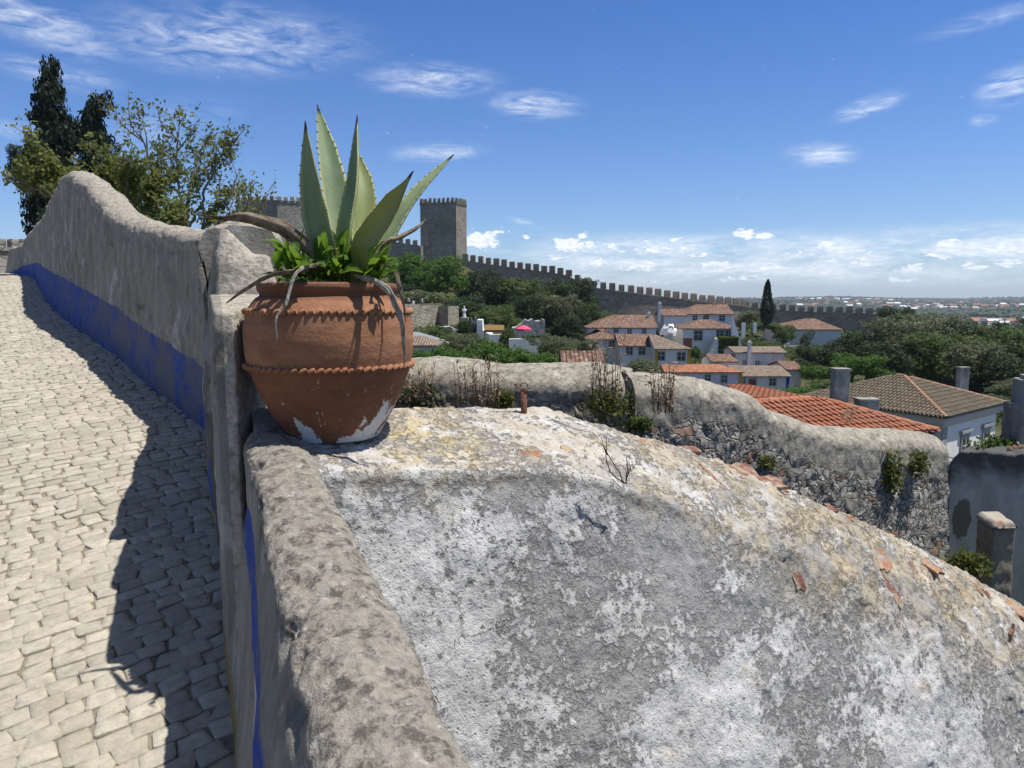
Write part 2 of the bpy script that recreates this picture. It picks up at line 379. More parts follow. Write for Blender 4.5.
M_PALEBARK = flat('pale_bark', (.25,.225,.19), .95, .3, 20)
def m_agave(n):
    e = n.attr('edge'); t = n.attr('along'); y = n.attr('yel')
    st = n.noise(14, 5, .6, co=n.mapv((1,1,.35)))
    c = n.mix(n.ramp(st, .3, .7), (.18,.265,.125), (.33,.42,.23))
    c = n.mix(n.math('MULTIPLY', n.ramp(e, .74, .92), .85), c, (.60,.60,.30))
    c = n.mix(y, c, n.mix(st, (.27,.30,.07), (.42,.42,.12)))
    c = n.mix(n.ramp(n.noise(9, 6, .7), .52, .68, 0, .5), c, (.36,.40,.27)); c = n.mix(n.ramp(n.noise(45, 4, .7), .66, .72, 0, .6), c, (.14,.12,.06))
    c = n.mix(n.ramp(t, .935, .965), c, (.03,.018,.02))
    return {'c': c, 'n': n.bump(n.noise(30, 4, .6, co=n.mapv((1,1,.2))), .35, .004), 'r': .5}
M_AGAVE = mat('agave_skin', m_agave, .5, .35)
_nt = M_AGAVE.node_tree; _n = N(_nt); _p = _nt.nodes['Principled BSDF']; _t = _n.new('ShaderNodeBsdfTranslucent'); _src = _p.inputs['Base Color'].links[0].from_socket
_n.link(_src, _t.inputs[0]); _m = _n.new('ShaderNodeMixShader'); _m.inputs[0].default_value = .22; _n.link(_p.outputs[0], _m.inputs[1]); _n.link(_t.outputs[0], _m.inputs[2]); _n.link(_m.outputs[0], _nt.nodes['Material Output'].inputs[0])
M_TOOTH = flat('agave_tooth', (.36,.27,.12), .6)
def m_deadleaf(n):
    f = n.noise(25, 6, .7, co=n.mapv((1,1,1))); c = n.mix(n.ramp(f, .35, .65), (.07,.045,.03), (.30,.25,.19))
    return {'c': c, 'n': n.bump(f, .9, .01)}
M_DEAD = mat('withered_leaf', m_deadleaf, .9, .15)
M_DEADG = mat('bleached_leaf', lambda n: {'c': n.mix(n.ramp(n.noise(30, 5, .7), .35, .65), (.13,.11,.09), (.42,.39,.34)), 'n': n.bump(n.noise(40,4), .7, .008)}, .9, .15)
ML_BROAD = leafmat('broad_leaf', (.045,.115,.02), (.16,.27,.03), .4, 12)
# distant masonry
def m_stone(a, b, cell=1.3, moss=.3, bs=.06):
    def fn(n):
        v = n.voro(cell, 'F1', out='Color', co=n.mapv((1,1,1.7))); vv = n.sep(v)[0]
        c = n.mix(vv, a, b); big = n.noise(.25, 6, .65)
        c = n.mix(n.ramp(big, .42, .65, 0, .55), c, tuple(x*.55 for x in a))
        c = n.mix(n.ramp(n.noise(.6, 6, .7, co=n.mapv(loc=(3,1,1))), .55, .7, 0, moss), c, (.12,.13,.07))
        c = n.mix(n.ramp(n.noise(cell*5, 4, .7), .35, .7, 0, .4), c, tuple(x*1.25 for x in b))
        ed = n.ramp(n.voro(cell, 'DISTANCE_TO_EDGE', co=n.mapv((1,1,1.7))), .0, .08)
        return {'c': n.mix(ed, n.mix(.5, c, (.06,.055,.05)), c), 'n': n.bump(n.math('ADD', ed, n.noise(cell*4, 4)), .7, bs)}
    return fn
M_CASTLE = mat('castle_stone', m_stone((.25,.23,.195), (.37,.34,.29), .9), .95, .1)
M_TOWER = mat('tower_stone', m_stone((.24,.22,.185), (.37,.34,.285), 1.1, .1), .95, .1)
M_CURTAIN = mat('curtain_wall_stone', m_stone((.30,.235,.18), (.44,.36,.275), 1.0, .3), .95, .1)
M_RETAIN = mat('retaining_stone', m_stone((.30,.27,.20), (.44,.40,.31), 1.1, .25), .95, .1)
def m_white(n, base=(.80,.77,.72), dirt=.35):
    st = n.noise(1.2, 6, .7, co=n.mapv((1,1,.25)))
    c = n.mix(n.ramp(st, .5, .75, 0, dirt), base, tuple(x*.62 for x in base))
    return {'c': c, 'n': n.bump(n.noise(5, 4), .3, .02)}
M_WHITE = mat('whitewash', m_white, .9, .15)
M_WHITE2 = mat('stained_whitewash', lambda n: m_white(n, (.68,.67,.65), .9), .9, .15)
M_PINK = mat('lilac_plaster', lambda n: m_white(n, (.66,.60,.68), .2), .9, .15)
M_BEIGE = mat('beige_plaster', lambda n: m_white(n, (.55,.50,.44), .3), .9, .15)
M_CREAMW = mat('cream_white_wall', lambda n: m_white(n, (.74,.75,.74), .25), .9, .15)
M_OCHRE = flat('ochre_paint', (.50,.32,.06), .9)
M_BLUE = flat('blue_paint', (.03,.07,.42), .9)
M_GLASS = flat('dark_window', (.035,.045,.05), .15, .3, 2, .5)
M_FRAME = flat('window_surround', (.42,.42,.40), .7)
M_FRAMEW = flat('white_frame', (.68,.68,.66), .6)
M_SHUT = flat('brown_shutter', (.16,.08,.05), .7)
M_GREYTRIM = flat('grey_stone_trim', (.34,.335,.32), .9, .2, 4)
def m_roof(a, b, pale, sx=4.2):
    def fn(n):
        co = n.co; x, y, z = n.sep(co)
        cell = n.voro(3.2, 'F1', out='Color'); cv = n.sep(cell)[0]
        c = n.mix(cv, a, b)
        c = n.mix(n.ramp(n.noise(.7, 6, .7), .45, .68, 0, .6), c, tuple(q*.55 for q in a))
        c = n.mix(n.ramp(n.noise(3.5, 5, .7, co=n.mapv(loc=(7,1,1))), .52, .62, 0, .75), c, pale)
        wv = n.math('SINE', n.math('MULTIPLY', n.math('ADD', x, 0), 2*math.pi*sx))
        return {'c': c, 'n': n.bump(wv, .8, .06)}
    return fn
M_ROOF = mat('aged_clay_tiles', m_roof((.13,.08,.062), (.29,.17,.12), (.46,.37,.30)), .9, .1)
M_ROOFO = mat('orange_clay_tiles', m_roof((.33,.13,.075), (.45,.20,.12), (.50,.34,.25)), .9, .1)
M_ROOFG = mat('greyed_clay_tiles', m_roof((.20,.15,.12), (.30,.23,.18), (.38,.34,.28)), .9, .1)
def m_tiles(a, b, c3, amt):
    def fn(n):
        t = n.attr('tint'); c = n.mix(t, a, b)
        c = n.mix(n.ramp(n.noise(1.1, 6, .7), .42, .68, 0, amt), c, c3)
        c = n.mix(n.ramp(n.noise(9, 5, .7), .5, .7, 0, .5), c, tuple(q*.5 for q in a))
        return {'c': c, 'n': n.bump(n.noise(30, 4), .5, .01)}
    return fn
M_TILEO = mat('orange_barrel_tiles', m_tiles((.34,.125,.07), (.47,.20,.115), (.33,.20,.14), .6), .85, .15)
M_TILEB = mat('mossy_barrel_tiles', m_tiles((.145,.115,.088), (.23,.185,.14), (.13,.12,.09), .7), .9, .1)
M_TILER = mat('ridge_tiles', m_tiles((.36,.20,.12), (.46,.30,.20), (.30,.22,.15), .5), .9, .1)
def m_rubble(n):
    p = n.attr('plaster')
    co = n.mapv((1,1,1.5), co=None)
    wob = n.new('ShaderNodeVectorMath', operation='ADD'); n.link(co, wob.inputs[0])
    nz = n.noise(4, 3, out='Color'); sc = n.new('ShaderNodeVectorMath', operation='SCALE'); n.link(nz, sc.inputs[0]); sc.inputs['Scale'].default_value = .45
    n.link(sc.outputs[0], wob.inputs[1]); co = wob.outputs[0]
    cell = n.sep(n.voro(9.5, 'F1', out='Color', co=co)); ed = n.voro(9.5, 'DISTANCE_TO_EDGE', co=co)
    st = n.mix(cell[0], (.20,.19,.17), (.46,.43,.38)); st = n.mix(n.ramp(cell[1], .95, .97, 0, .7), st, (.30,.15,.09))
    st = n.mix(n.ramp(n.noise(25, 5, .7), .4, .7, 0, .6), st, (.12,.112,.10))
    st = n.mix(n.ramp(n.math('ADD', ed, n.math('MULTIPLY', n.math('SUBTRACT', n.noise(22, 5, .75), .5), .26)), .03, -.03), st, n.mix(n.ramp(n.noise(3, 4), .5, .6), (.05,.046,.04), (.20,.18,.15)))
    st = n.mix(n.ramp(n.noise(2.4, 5, .7, co=n.mapv(loc=(1,6,6))), .56, .66, 0, .5), st, (.13,.13,.06))
    fine = n.noise(40, 5, .7); mid = n.noise(6, 6, .7)
    pl = n.mix(n.ramp(fine, .3, .7), (.23,.21,.172), (.43,.40,.335))
    pl = n.mix(n.ramp(n.noise(13, 7, .8), .47, .62, 0, .85), pl, (.12,.112,.092))
    pl = n.mix(n.ramp(n.noise(10, 5, .7, co=n.mapv(loc=(5,5,5))), .56, .68, 0, .8), pl, (.56,.52,.44))
    m = n.ramp(n.math('ADD', p, n.math('MULTIPLY', n.math('SUBTRACT', n.noise(3.6, 7, .75), .5), 1.7)), .4, .52)
    c = n.mix(m, st, pl)
    h = n.mix(m, n.ramp(ed, 0, .12), n.math('MULTIPLY', fine, .4))
    return {'c': c, 'n': n.bump(h, .9, .022)}
M_RUB = mat('rubble_and_render', m_rubble, .95, .1)
def m_greywall(n):
    x, y, z = n.sep(n.co)
    st = n.noise(2.2, 6, .65, co=n.mapv((1,1,.45)))
    c = n.mix(n.ramp(st, .38, .66), (.34,.365,.36), (.60,.63,.62))
    tp = n.math('ADD', n.attr('top'), n.math('MULTIPLY', n.math('SUBTRACT', n.noise(3, 6, .7), .5), 1.0))
    c = n.mix(n.ramp(tp, .35, .8, 0, .88), c, (.065,.065,.062))
    c = n.mix(n.ramp(n.math('ADD', n.attr('patch'), n.math('MULTIPLY', n.math('SUBTRACT', n.noise(5, 5, .7), .5), 1.3)), .42, .50), c, (.20,.18,.145))
    return {'c': c, 'n': n.bump(n.noise(20, 5, .7), .6, .01)}
M_GREYW = mat('blackened_plaster', m_greywall, .9, .15)
M_CHIM = mat('sooty_plaster', lambda n: {'c': n.mix(n.ramp(n.noise(1.6, 6, .7, co=n.mapv((1,1,.5))), .38, .64), (.20,.19,.175), (.46,.44,.41)), 'n': n.bump(n.noise(9,5), .6, .02)}, .95, .1)
M_PIER = mat('lichened_render', lambda n: {'c': n.mix(n.ramp(n.noise(24, 6, .7), .55, .68, 0, .7), n.mix(n.ramp(n.noise(6, 6, .7), .35, .65), (.16,.14,.105), (.36,.32,.245)), (.08,.075,.06)), 'n': n.bump(n.noise(30, 5, .7), .9, .015)}, .95, .1)
M_BRICK = mat('terracotta_shard', lambda n: {'c': n.mix(n.ramp(n.noise(25, 5, .7), .35, .7), (.36,.14,.08), (.52,.27,.17)), 'n': n.bump(n.noise(50, 4), .6, .006)}, .9, .15)
M_BRICKD = mat('dark_red_shard', lambda n: {'c': n.mix(n.ramp(n.noise(25, 5, .7), .35, .7), (.17,.07,.05), (.33,.16,.12)), 'n': n.bump(n.noise(50, 4), .6, .006)}, .9, .15)
M_BRICKP = mat('pale_shard', lambda n: {'c': n.mix(n.ramp(n.noise(25, 5, .7), .35, .7), (.44,.32,.19), (.60,.46,.30)), 'n': n.bump(n.noise(50, 4), .6, .006)}, .9, .15)
def shardm(name, a, b): return mat(name, lambda n: {'c': n.mix(n.ramp(n.noise(16, 6, .75, co=n.mapv(loc=(3,3,3))), .46, .60, 0, .85), n.mix(n.ramp(n.noise(25, 5, .7), .35, .7), a, b), (.40,.35,.26)), 'n': n.bump(n.noise(50, 5, .7), .9, .01)}, .9, .1)
M_BRICK = shardm('terracotta_shard', (.30,.125,.07), (.46,.24,.15)); M_BRICKD = shardm('dark_red_shard', (.16,.07,.05), (.30,.15,.11)); M_BRICKP = shardm('pale_shard', (.40,.29,.18), (.52,.41,.27))
M_RUST = mat('rusty_iron', lambda n: {'c': n.mix(n.ramp(n.noise(60, 5, .7), .35, .65), (.07,.03,.02), (.25,.11,.06)), 'n': n.bump(n.noise(90, 4), .6, .003)}, .8, .3)
M_BOULDER = M_COP
def m_ground(n):
    fine = n.noise(.25, 6, .7); big = n.noise(.012, 6, .65)
    c = n.mix(n.ramp(fine, .35, .65), (.035,.045,.02), (.10,.095,.05))
    c = n.mix(n.ramp(big, .48, .62, 0, .8), c, n.mix(n.noise(.05, 5), (.03,.045,.022), (.13,.12,.065)))
    return {'c': c, 'n': n.bump(fine, .6, .4)}
M_GROUND = mat('scrubby_ground', m_ground, 1, .05)
# ================================================================ the path
def zpath(Y):
    Y = np.asarray(Y, float); z = -1.6+.137*Y
    k = 14.2; t = np.clip((Y-k)/3.5, 0, None)
    return np.where(Y > k, -1.6+.137*k+.137*3.5*(np.tanh(t))*.75, z)
def zpath_slow(Y):
    return zpath(Y)
ST = [ # Y, base X, mid X (h=.6), top X, top Z, thickness
 (-1.5,.70,.71,.78,-.99,.20),(.3,-.075,-.07,.01,-.74,.20),(.96,-.355,-.35,-.275,-.655,.20),(1.235,-.47,-.464,-.39,-.615,.20),(1.6,-.627,-.584,-.55,-.565,.195),(2.1,-.844,-.757,-.757,-.50,.185),(2.42,-.98,-.90,-.90,-.47,.17)]
PX = [(5.1,205,250),(5.8,169,243),(6.7,135,236),(7.44,118,229),(8.1,100,213),(8.93,82,190),(9.9,65,178.5),(11.0,52,196),(12.6,42,222),(15,34,231),(18,19,247),(21,8,256)]
def base_x(Y):
    T = [(-1.5,.70),(.3,-.075),(.96,-.355),(2.1,-.844),(2.85,-1.168),(5.1,-2.14),(5.8,-2.71),(6.7,-3.43),(7.44,-3.97),(8.93,-5.19),(9.9,-6.0),(11.68,-7.32),(15,-9.6),(18,-12.1),(22,-15.5)]
    return np.interp(Y, [t[0] for t in T], [t[1] for t in T])
def smooth_interp(x, xs, ys, win):
    acc = 0
    for d in np.linspace(-1, 1, 9): acc = acc+np.interp(x+d*win, xs, ys)
    return acc/9
def wall_run(Ys, top, mid, topx, thick, bottom=-3.2, nf=46, nc=18, nb=10, dome=.045, seed=3, rough=.008, capd=.06, bluefn=None, start_cap=True, win=.25, basewin=.25):
    bx = smooth_interp(Ys, *zip(*[(y, base_x(y)) for y in np.linspace(-3, 24, 200)]), basewin)
    T = np.stack([np.gradient(bx), np.gradient(Ys)], 1); T /= np.linalg.norm(T, axis=1)[:,None]
    Nr = np.stack([T[:,1], -T[:,0]], 1)                 # to the right of travel
    z0 = zpath(Ys)
    rows = []; hs_ = []; caps = []; sides = []
    for q in np.linspace(0, 1, nf):                     # path face
        h = -.12+q*(top-z0+.12)
        fm = np.clip(h/.6, 0, 1); ft = np.clip((h-.6)/np.maximum(top-z0-.6, .05), 0, 1)
        x = bx+(mid-bx)*fm+(topx-mid)*ft
        rows.append(np.stack([x, Ys, z0+h], 1)); hs_.append(h); caps.append(np.full(len(Ys), 0.) + np.clip((h-(top-z0)+capd)/capd, 0, 1)*.55); sides.append(np.ones(len(Ys)))
    for q in np.linspace(0, 1, nc)[1:]:                 # rounded coping
        a = math.pi*q
        off = thick*(1-math.cos(a))/2; dz = dome*math.sin(a)**.8
        rows.append(np.stack([topx+Nr[:,0]*off, Ys+Nr[:,1]*off, top+dz], 1)); hs_.append(top-z0); caps.append(np.ones(len(Ys))); sides.append(np.zeros(len(Ys)))
    for q in np.linspace(0, 1, nb)[1:]:
        z = top+(bottom-top)*q
        rows.append(np.stack([topx+Nr[:,0]*thick, Ys+Nr[:,1]*thick, z], 1)); hs_.append(top-z0); caps.append(np.full(len(Ys), .3)); sides.append(np.zeros(len(Ys)))
    G = np.stack(rows, 1); H = np.stack(hs_, 1); C = np.stack(caps, 1); Sd = np.stack(sides, 1)
    # roughen along the surface normal
    gu = np.gradient(G, axis=0); gv = np.gradient(G, axis=1); nn = np.cross(gv, gu); nn /= np.linalg.norm(nn, axis=2)[...,None]+1e-9
    d = fbm(G, 3.2, 4, .5, seed)*rough*2.2+fbm(G, 17, 4, .6, seed+5)*rough*(.35+.9*(C > .5))+fbm(G, 52, 3, .7, seed+8)*.0035*(C > .3)*(G[...,1] < 3.4)-np.clip(fbm(G, 12, 3, .6, seed+9)-.22, 0, .3)*.06*(C > .3)
    G = G+nn*d[...,None]
    B = bluefn(G, H) if bluefn is not None else np.zeros(H.shape)
    B = B*Sd
    return G, dict(h=H, cap=C, side=Sd, blue=B, ochre=np.ones(H.shape)*(G[...,1] < 5))
def close_ends(mb, G, first=True, last=True):
    n, m = G.shape[:2]
    for i, use in ((0, first), (n-1, last)):
        if not use: continue
        row = G[i]; base = row.copy(); base[:,2] = row[:,2].min()
        # fan strips between left face and right face
        c = row.mean(0); vs = np.vstack([row, c[None]])
        fs = [(j, j+1, m) if i else (j+1, j, m) for j in range(m-1)]+([(m-1, 0, m)] if i else [(0, m-1, m)])
        mb.add(vs, fs, h=.5, cap=.35, side=0, blue=0, ochre=0)
par = empty('parapet_wall', (base_x(2.0), 2.0, float(zpath(2.0))), 0, 'long weathered parapet wall with blue painted band, climbing beside the cobbled path', 'wall')
# low stretch nearest the camera
Ys = np.concatenate([np.linspace(-1.5, .3, 30)[:-1], np.linspace(.3, 2.42, 330)])
cols = list(zip(*ST)); f = lambda k: smooth_interp(Ys, cols[0], cols[k], .12)
def blue_low(G, H):
    return np.clip(1-np.abs(H-.585)/.17, 0, 1)*np.clip((2.36-G[...,1])/.05, 0, 1)*.9
top = f(4)+fbm(np.stack([Ys*0, Ys, Ys*0], 1), 2.2, 3, .5, 9)*.014
G, at = wall_run(Ys, top, f(2), f(3), f(5), bluefn=blue_low, nf=70, nc=64, nb=6, dome=.05, rough=.0065)
mb = MB(); mb.grid(G, **at); close_ends(mb, G); obj('low_wall', mb, M_PAR, par, True, world=True)
# high stretch beyond the pier
PY = [p[0] for p in PX]; tz = [Zat(p[2], p[0]) for p in PX]; 
tx = [ray(p[1], p[2])[0]*p[0] for p in PX]
PY = [3.3]+PY; tz = [.22]+tz; tx = [-1.36]+tx
PY.append(24); tz.append(tz[-1]); tx.append(tx[-1]-2.3)
Ys = np.linspace(3.35, 18.6, 520)
topz = smooth_interp(Ys, PY, tz, .22); topx = smooth_interp(Ys, PY, tx, .22); mid = (smooth_interp(Ys, *zip(*[(y, base_x(y)) for y in np.linspace(-3, 24, 200)]), .25)+topx)/2
def blue_high(G, H):
    e = np.interp(G[...,1], [3, 5.1, 7.4, 10, 13, 16, 18], [.38,.44,.50,.52,.44,.22,.0])
    band = np.clip((e-H)/.10+.5, 0, 1)
    pil = np.clip(1-np.abs(G[...,1]-5.22)/.12, 0, 1)*.5*(H < 1.05)
    return np.maximum(band, pil)
G, at = wall_run(Ys, topz, mid, topx, np.full(len(Ys), .36), bottom=-2.6, bluefn=blue_high, nf=60, nc=26, nb=12, dome=.13, rough=.016, capd=.16, seed=11)
mb = MB(); mb.grid(G, **at); close_ends(mb, G); obj('high_wall', mb, M_PARB, par, True, world=True)
# stepped pier between the two
def rocky(name, rings, matl, rough, seed, parent=None, world=True, sub=26):
    """loft through closed outlines (lists of xyz, bottom to top), capped, noise-displaced"""
    out = []
    for ring in rings:
        ring = np.array(ring, float); k = len(ring); pts = []
        for i in range(k):
            a, b = ring[i], ring[(i+1) % k]
            for t in np.linspace(0, 1, sub, endpoint=False): pts.append(a+(b-a)*t)
        out.append(pts)
    out = np.array(out); L = []
    for i in range(len(out)-1):
        m = max(2, int(np.abs(out[i+1]-out[i]).max()/.02))
        for t in np.linspace(0, 1, m, endpoint=False): L.append(out[i]*(1-t)+out[i+1]*t)
    last = out[-1]; L.append(last); c = last.mean(0)
    for t in np.linspace(0, 1, 16)[1:]: 
        q = last*(1-t)+c*t; L.append(q)
    G = np.array(L).transpose(1,0,2); G = np.concatenate([G, G[:1]], 0)
    # soften the corners by averaging round the ring
    A = G[:-1].copy()
    for _ in range(5): A = (np.roll(A, 1, 0)+A+np.roll(A, -1, 0))/3
    G = np.concatenate([A, A[:1]], 0)
    gu = np.gradient(G, axis=0); gv = np.gradient(G, axis=1); nn = np.cross(gu, gv); nn /= np.linalg.norm(nn, axis=2)[...,None]+1e-9
    G = G+nn*(fbm(G, 5, 4, .55, seed)*rough+fbm(G, 24, 3, .6, seed+3)*rough*.45)[...,None]
    G[-1] = G[0]
    return G
def pier():
    bx = lambda y: float(base_x(y)); zb = lambda y: float(zpath(y))-.15
    # upper lump
    def ring(z, dx=0., shrink=0.):
        ys = (2.86+shrink, 3.55-shrink)
        L = lambda y: -.405*y+dx+.0
        a = ys[0]; b = ys[1]
        return [(L(a)+shrink, a, z), (L(a)+.25-shrink*1.6, a+.08, z), (L(b)+.27-shrink, b+.08, z), (L(b)+shrink, b, z)]
    r = [ring(-3), ring(-.1)]
    r0 = ring(.02, 0, .0); r1 = ring(.17, 0, .03); r2 = ring(.245, 0, .065)
    for k, (q, dz) in enumerate(((r0, 0), (r1, 0), (r2, 0))): r.append([(x, y, z) for (x, y, z) in q])
    r[-1] = [(r[-1][0][0], r[-1][0][1], .275), (r[-1][1][0], r[-1][1][1], .17), (r[-1][2][0], r[-1][2][1], .20), (r[-1][3][0], r[-1][3][1], .27)]
    A = rocky('a', r, None, .022, 31)
    # lower shoulder behind the pot
    def ring2(z, s=0, zr=None):
        return [(-.972+s, 2.40+s, z), (-.895-s, 2.40+s, z), (-.93, 2.9, z if zr is None else zr), (-1.185+s, 2.9, z if zr is None else zr)]
    B = rocky('b', [ring2(-3), ring2(-.09), ring2(-.045, .01, .02)], None, .009, 47)
    mb = MB()
    for G_ in (A, B):
        H = G_[...,2]-zpath(G_[...,1]); gx = G_[...,0]-(-.402*G_[...,1])
        face = (gx < .03)*1.
        mb.grid(G_, h=H, cap=np.clip(1-face, 0, 1)*.95, side=face, blue=0*H, ochre=face)
    return obj('pier', mb, M_PIERW, par, True, world=True)
pier()
for k, (bx_, by_, sc) in enumerate(((258,231,.022),(263,236,.014),(252,247,.012))):   # white pebbles mortared on the pier
    pass
# cobbles
def path():
    g = MB(); Yg = np.concatenate([np.linspace(-2, 18, 90), np.linspace(18.5, 60, 30)]); rows = []
    for t in np.linspace(0, 1, 40):
        xr = base_x(Yg)+.08; xl = np.minimum(-1.15*Yg-3, -5); x = xl+(xr-xl)*t
        rows.append(np.stack([x, Yg, zpath(Yg)-.0075], 1))
    G = np.stack(rows, 0); g.grid(G, flip=True)
    o = obj('path', g, [M_JOINT, M_COB]); tag(o, kind='structure')
    m = MB(); r = np.random.RandomState(5)
    th = R(36); ca, sa = math.cos(th), math.sin(th); du, dv = .096, .080
    us = np.arange(-265, 265); vs = np.arange(-315, 320)
    U, V = np.meshgrid(us, vs, indexing='ij')
    ro = r.uniform(0, 1, U.shape[1]); cu = (U+ro[None,:]*.6+r.uniform(-.08,.08,U.shape))*du; cv = (V+r.uniform(-.05,.05,U.shape))*dv+np.sin(cu*1.7)*.04+fbm(np.stack([cu, V*dv, V*0.], -1), .8, 1, .5, 7)*.05; cu = cu+fbm(np.stack([cu, V*dv, V*0.+9], -1), .8, 1, .5, 8)*.04
    X = cu*ca-cv*sa-5; Y = cu*sa+cv*ca+8
    bx = base_x(Y); keep = (Y > .6) & (Y < 19) & (X < bx+.03) & (X > -1.02*Y-.6)
    cu, cv, X, Y = cu[keep], cv[keep], X[keep], Y[keep]; k = len(X)
    ang = np.linspace(0, 2*math.pi, 12, endpoint=False)+math.pi/12
    # rounded irregular rectangle outlines
    sq = np.stack([np.sign(np.cos(ang))*np.abs(np.cos(ang))**.24, np.sign(np.sin(ang))*np.abs(np.sin(ang))**.24], 1)
    hw = du*.515*r.uniform(.90, 1.06, k); hh = dv*.515*r.uniform(.88, 1.05, k)
    shear = r.normal(.10, .13, k); tw = r.normal(0, .07, k); trap = r.normal(0, .13, k); tx_, ty_ = r.normal(0,.022,k), r.normal(0,.022,k); lift = r.normal(0, .0021, k)
    J1, J2 = r.normal(0,.05,(k,12)), r.normal(0,.05,(k,12))
    def ring(s, z):
        a = sq[None,:,0]*hw[:,None]*s*(1+trap[:,None]*sq[None,:,1])*(1+J1); b = sq[None,:,1]*hh[:,None]*s*(1+J1)+shear[:,None]*sq[None,:,0]*hh[:,None]*s
        a2 = a*np.cos(tw)[:,None]-b*np.sin(tw)[:,None]; b2 = a*np.sin(tw)[:,None]+b*np.cos(tw)[:,None]
        x = X[:,None]+a2*ca-b2*sa; y = Y[:,None]+a2*sa+b2*ca
        zz = zpath(y)+z+lift[:,None]+a2*tx_[:,None]+b2*ty_[:,None]
        return np.stack([x, y, zz], -1)
    c0 = ring(0., .0018)[:, :1]
    V = np.concatenate([ring(1.0, -.009), ring(.98, -.0025), ring(.93, .0005), ring(.55, .0014), c0], 1)
    off = (np.arange(k)*49)[:,None,None]; base = []
    for L in range(3):
        for j in range(12): base.append((L*12+j, L*12+(j+1)%12, (L+1)*12+(j+1)%12, (L+1)*12+j))
    q = (np.array(base)[None]+off).reshape(-1,4)
    t3 = (np.array([(36+j, 36+(j+1)%12, 48) for j in range(12)])[None]+off).reshape(-1,3)
    tint = np.repeat(np.clip(r.beta(2.2,2.2,k), 0, 1), 49); joint = np.tile(np.concatenate([np.ones(12), np.ones(12)*.9, np.zeros(25)]), k)
    mm = MB(); mm.add(V.reshape(-1,3), q.tolist()+t3.tolist(), tint=tint, joint=joint)
    s = obj('path', mm, M_COB, None, True); tag(s, kind='structure')
    print('cobbles', k)
path()
# ================================================================ sloping return wall that carries the pot
rx = [ (280,408),(400,407),(540,407),(600,425),(680,447),(760,478),(900,535),(1024,605),(1150,680),(1400,830) ]
fx = [ (280,472),(310,473),(450,471),(560,468),(610,482),(700,515),(800,556),(900,600),(1024,664),(1150,735),(1400,880) ]
def px_of(x, y, z):
    d = y*cp-z*sp_; return 512+F*x/d, 384-F*(z*cp+y*sp_)/d
def solve_z(x, y, table):
    z = -.45
    for _ in range(30):
        px, _q = px_of(x, y, z); row = np.interp(px, [t[0] for t in table], [t[1] for t in table]); z = Zat(row, y)
    return z
TT = np.linspace(-.12, 4.6, 720); d1 = np.array((.92,.40)); d2 = np.array((-.40,.92))
Fp = np.array([(-.60+d1[0]*t, 2.14+d1[1]*t) for t in TT]); wd = np.interp(TT, [0,.9,1.3,2.2,4.6], [.60,.58,.46,.36,.34])
Bp = Fp+d2[None]*wd[:,None]
zf = np.array([solve_z(x, y, fx) for x, y in Fp]); zb = np.array([solve_z(x, y, rx) for x, y in Bp])
k = np.ones(15)/15; sm = lambda a: np.convolve(np.pad(a, 7, 'edge'), k, 'valid')
zf, zb = sm(zf), sm(zb)
ledge = np.interp(TT, [0,1.15,1.5], [1,1,0])             # the level part keeps a crisp edge, the slope is rounded over
rows = []; tops = []
nF, nT, nB = 190, 60, 14
for q in np.linspace(0, 1, nF):                          # front face
    z = -3.4+(zf-.02+3.4)*q**.8; hh = (zf-z); bat = .36*np.clip(hh-.05*ledge, 0, None)-.006*ledge*(hh > .012)
    rows.append(np.stack([Fp[:,0]+.40*bat, Fp[:,1]-.92*bat, z], 1))
    tops.append(np.clip(1-(hh-.02)/np.interp(TT,[0,1.3,1.9,4],[.05,.1,.30,.30]), 0, 1)*np.interp(TT,[0,1.3,1.9,4],[.9,.9,.85,.95]))
for q in np.linspace(0, 1, nT)[1:]:
    bow = math.sin(math.pi*q)*np.interp(TT, [0,1.1,1.5,4.6], [.012,.012,.055,.055]); sof = np.clip(q/.12, 0, 1)
    z = zf+(zb-zf)*q+bow-(1-sof)*0
    rows.append(np.stack([Fp[:,0]*(1-q)+Bp[:,0]*q, Fp[:,1]*(1-q)+Bp[:,1]*q, z], 1)); tops.append(np.full(len(TT), .95))
for q in np.linspace(0, 1, nB)[1:]:
    z = zb+(-3.4-zb)*q**1.3; rows.append(np.stack([Bp[:,0]-.4*.03*q, Bp[:,1]+.92*.03*q, z], 1)); tops.append(np.full(len(TT), .6))
G = np.stack(rows, 1); TP = np.stack(tops, 1)
for _ in range(2): G[:,1:-1] = (G[:,:-2]+2*G[:,1:-1]+G[:,2:])/4
gu = np.gradient(G, axis=0); gv = np.gradient(G, axis=1); nn = np.cross(gu, gv); nn /= np.linalg.norm(nn, axis=2)[...,None]+1e-9
d = fbm(G, 2.3, 3, .5, 61)*.022+fbm(G, 9, 4, .6, 62)*.006+fbm(G, 30, 4, .7, 63)*.0065
pit = fbm(G, 21, 3, .6, 71); d = d-np.clip(pit-.36, 0, .2)*.035
edge = np.clip((fbm(G, 3.1, 4, .6, 77)-.05)*8, 0, 1)*.006; d = d+edge      # layers of render that have broken away
d = d*(1-.2*TP)+TP*np.clip(fbm(G, 13, 4, .65, 90)-.1, -.2, 1)*.020*np.interp(TT,[0,1.2,1.8],[.5,.6,1.5])[:,None]
G = G+nn*d[...,None]
mb = MB(); 
wx, wy = G[...,0], G[...,1]
lich = np.clip(1-np.hypot(wx+.30, (wy-2.52))/.30, 0, 1)
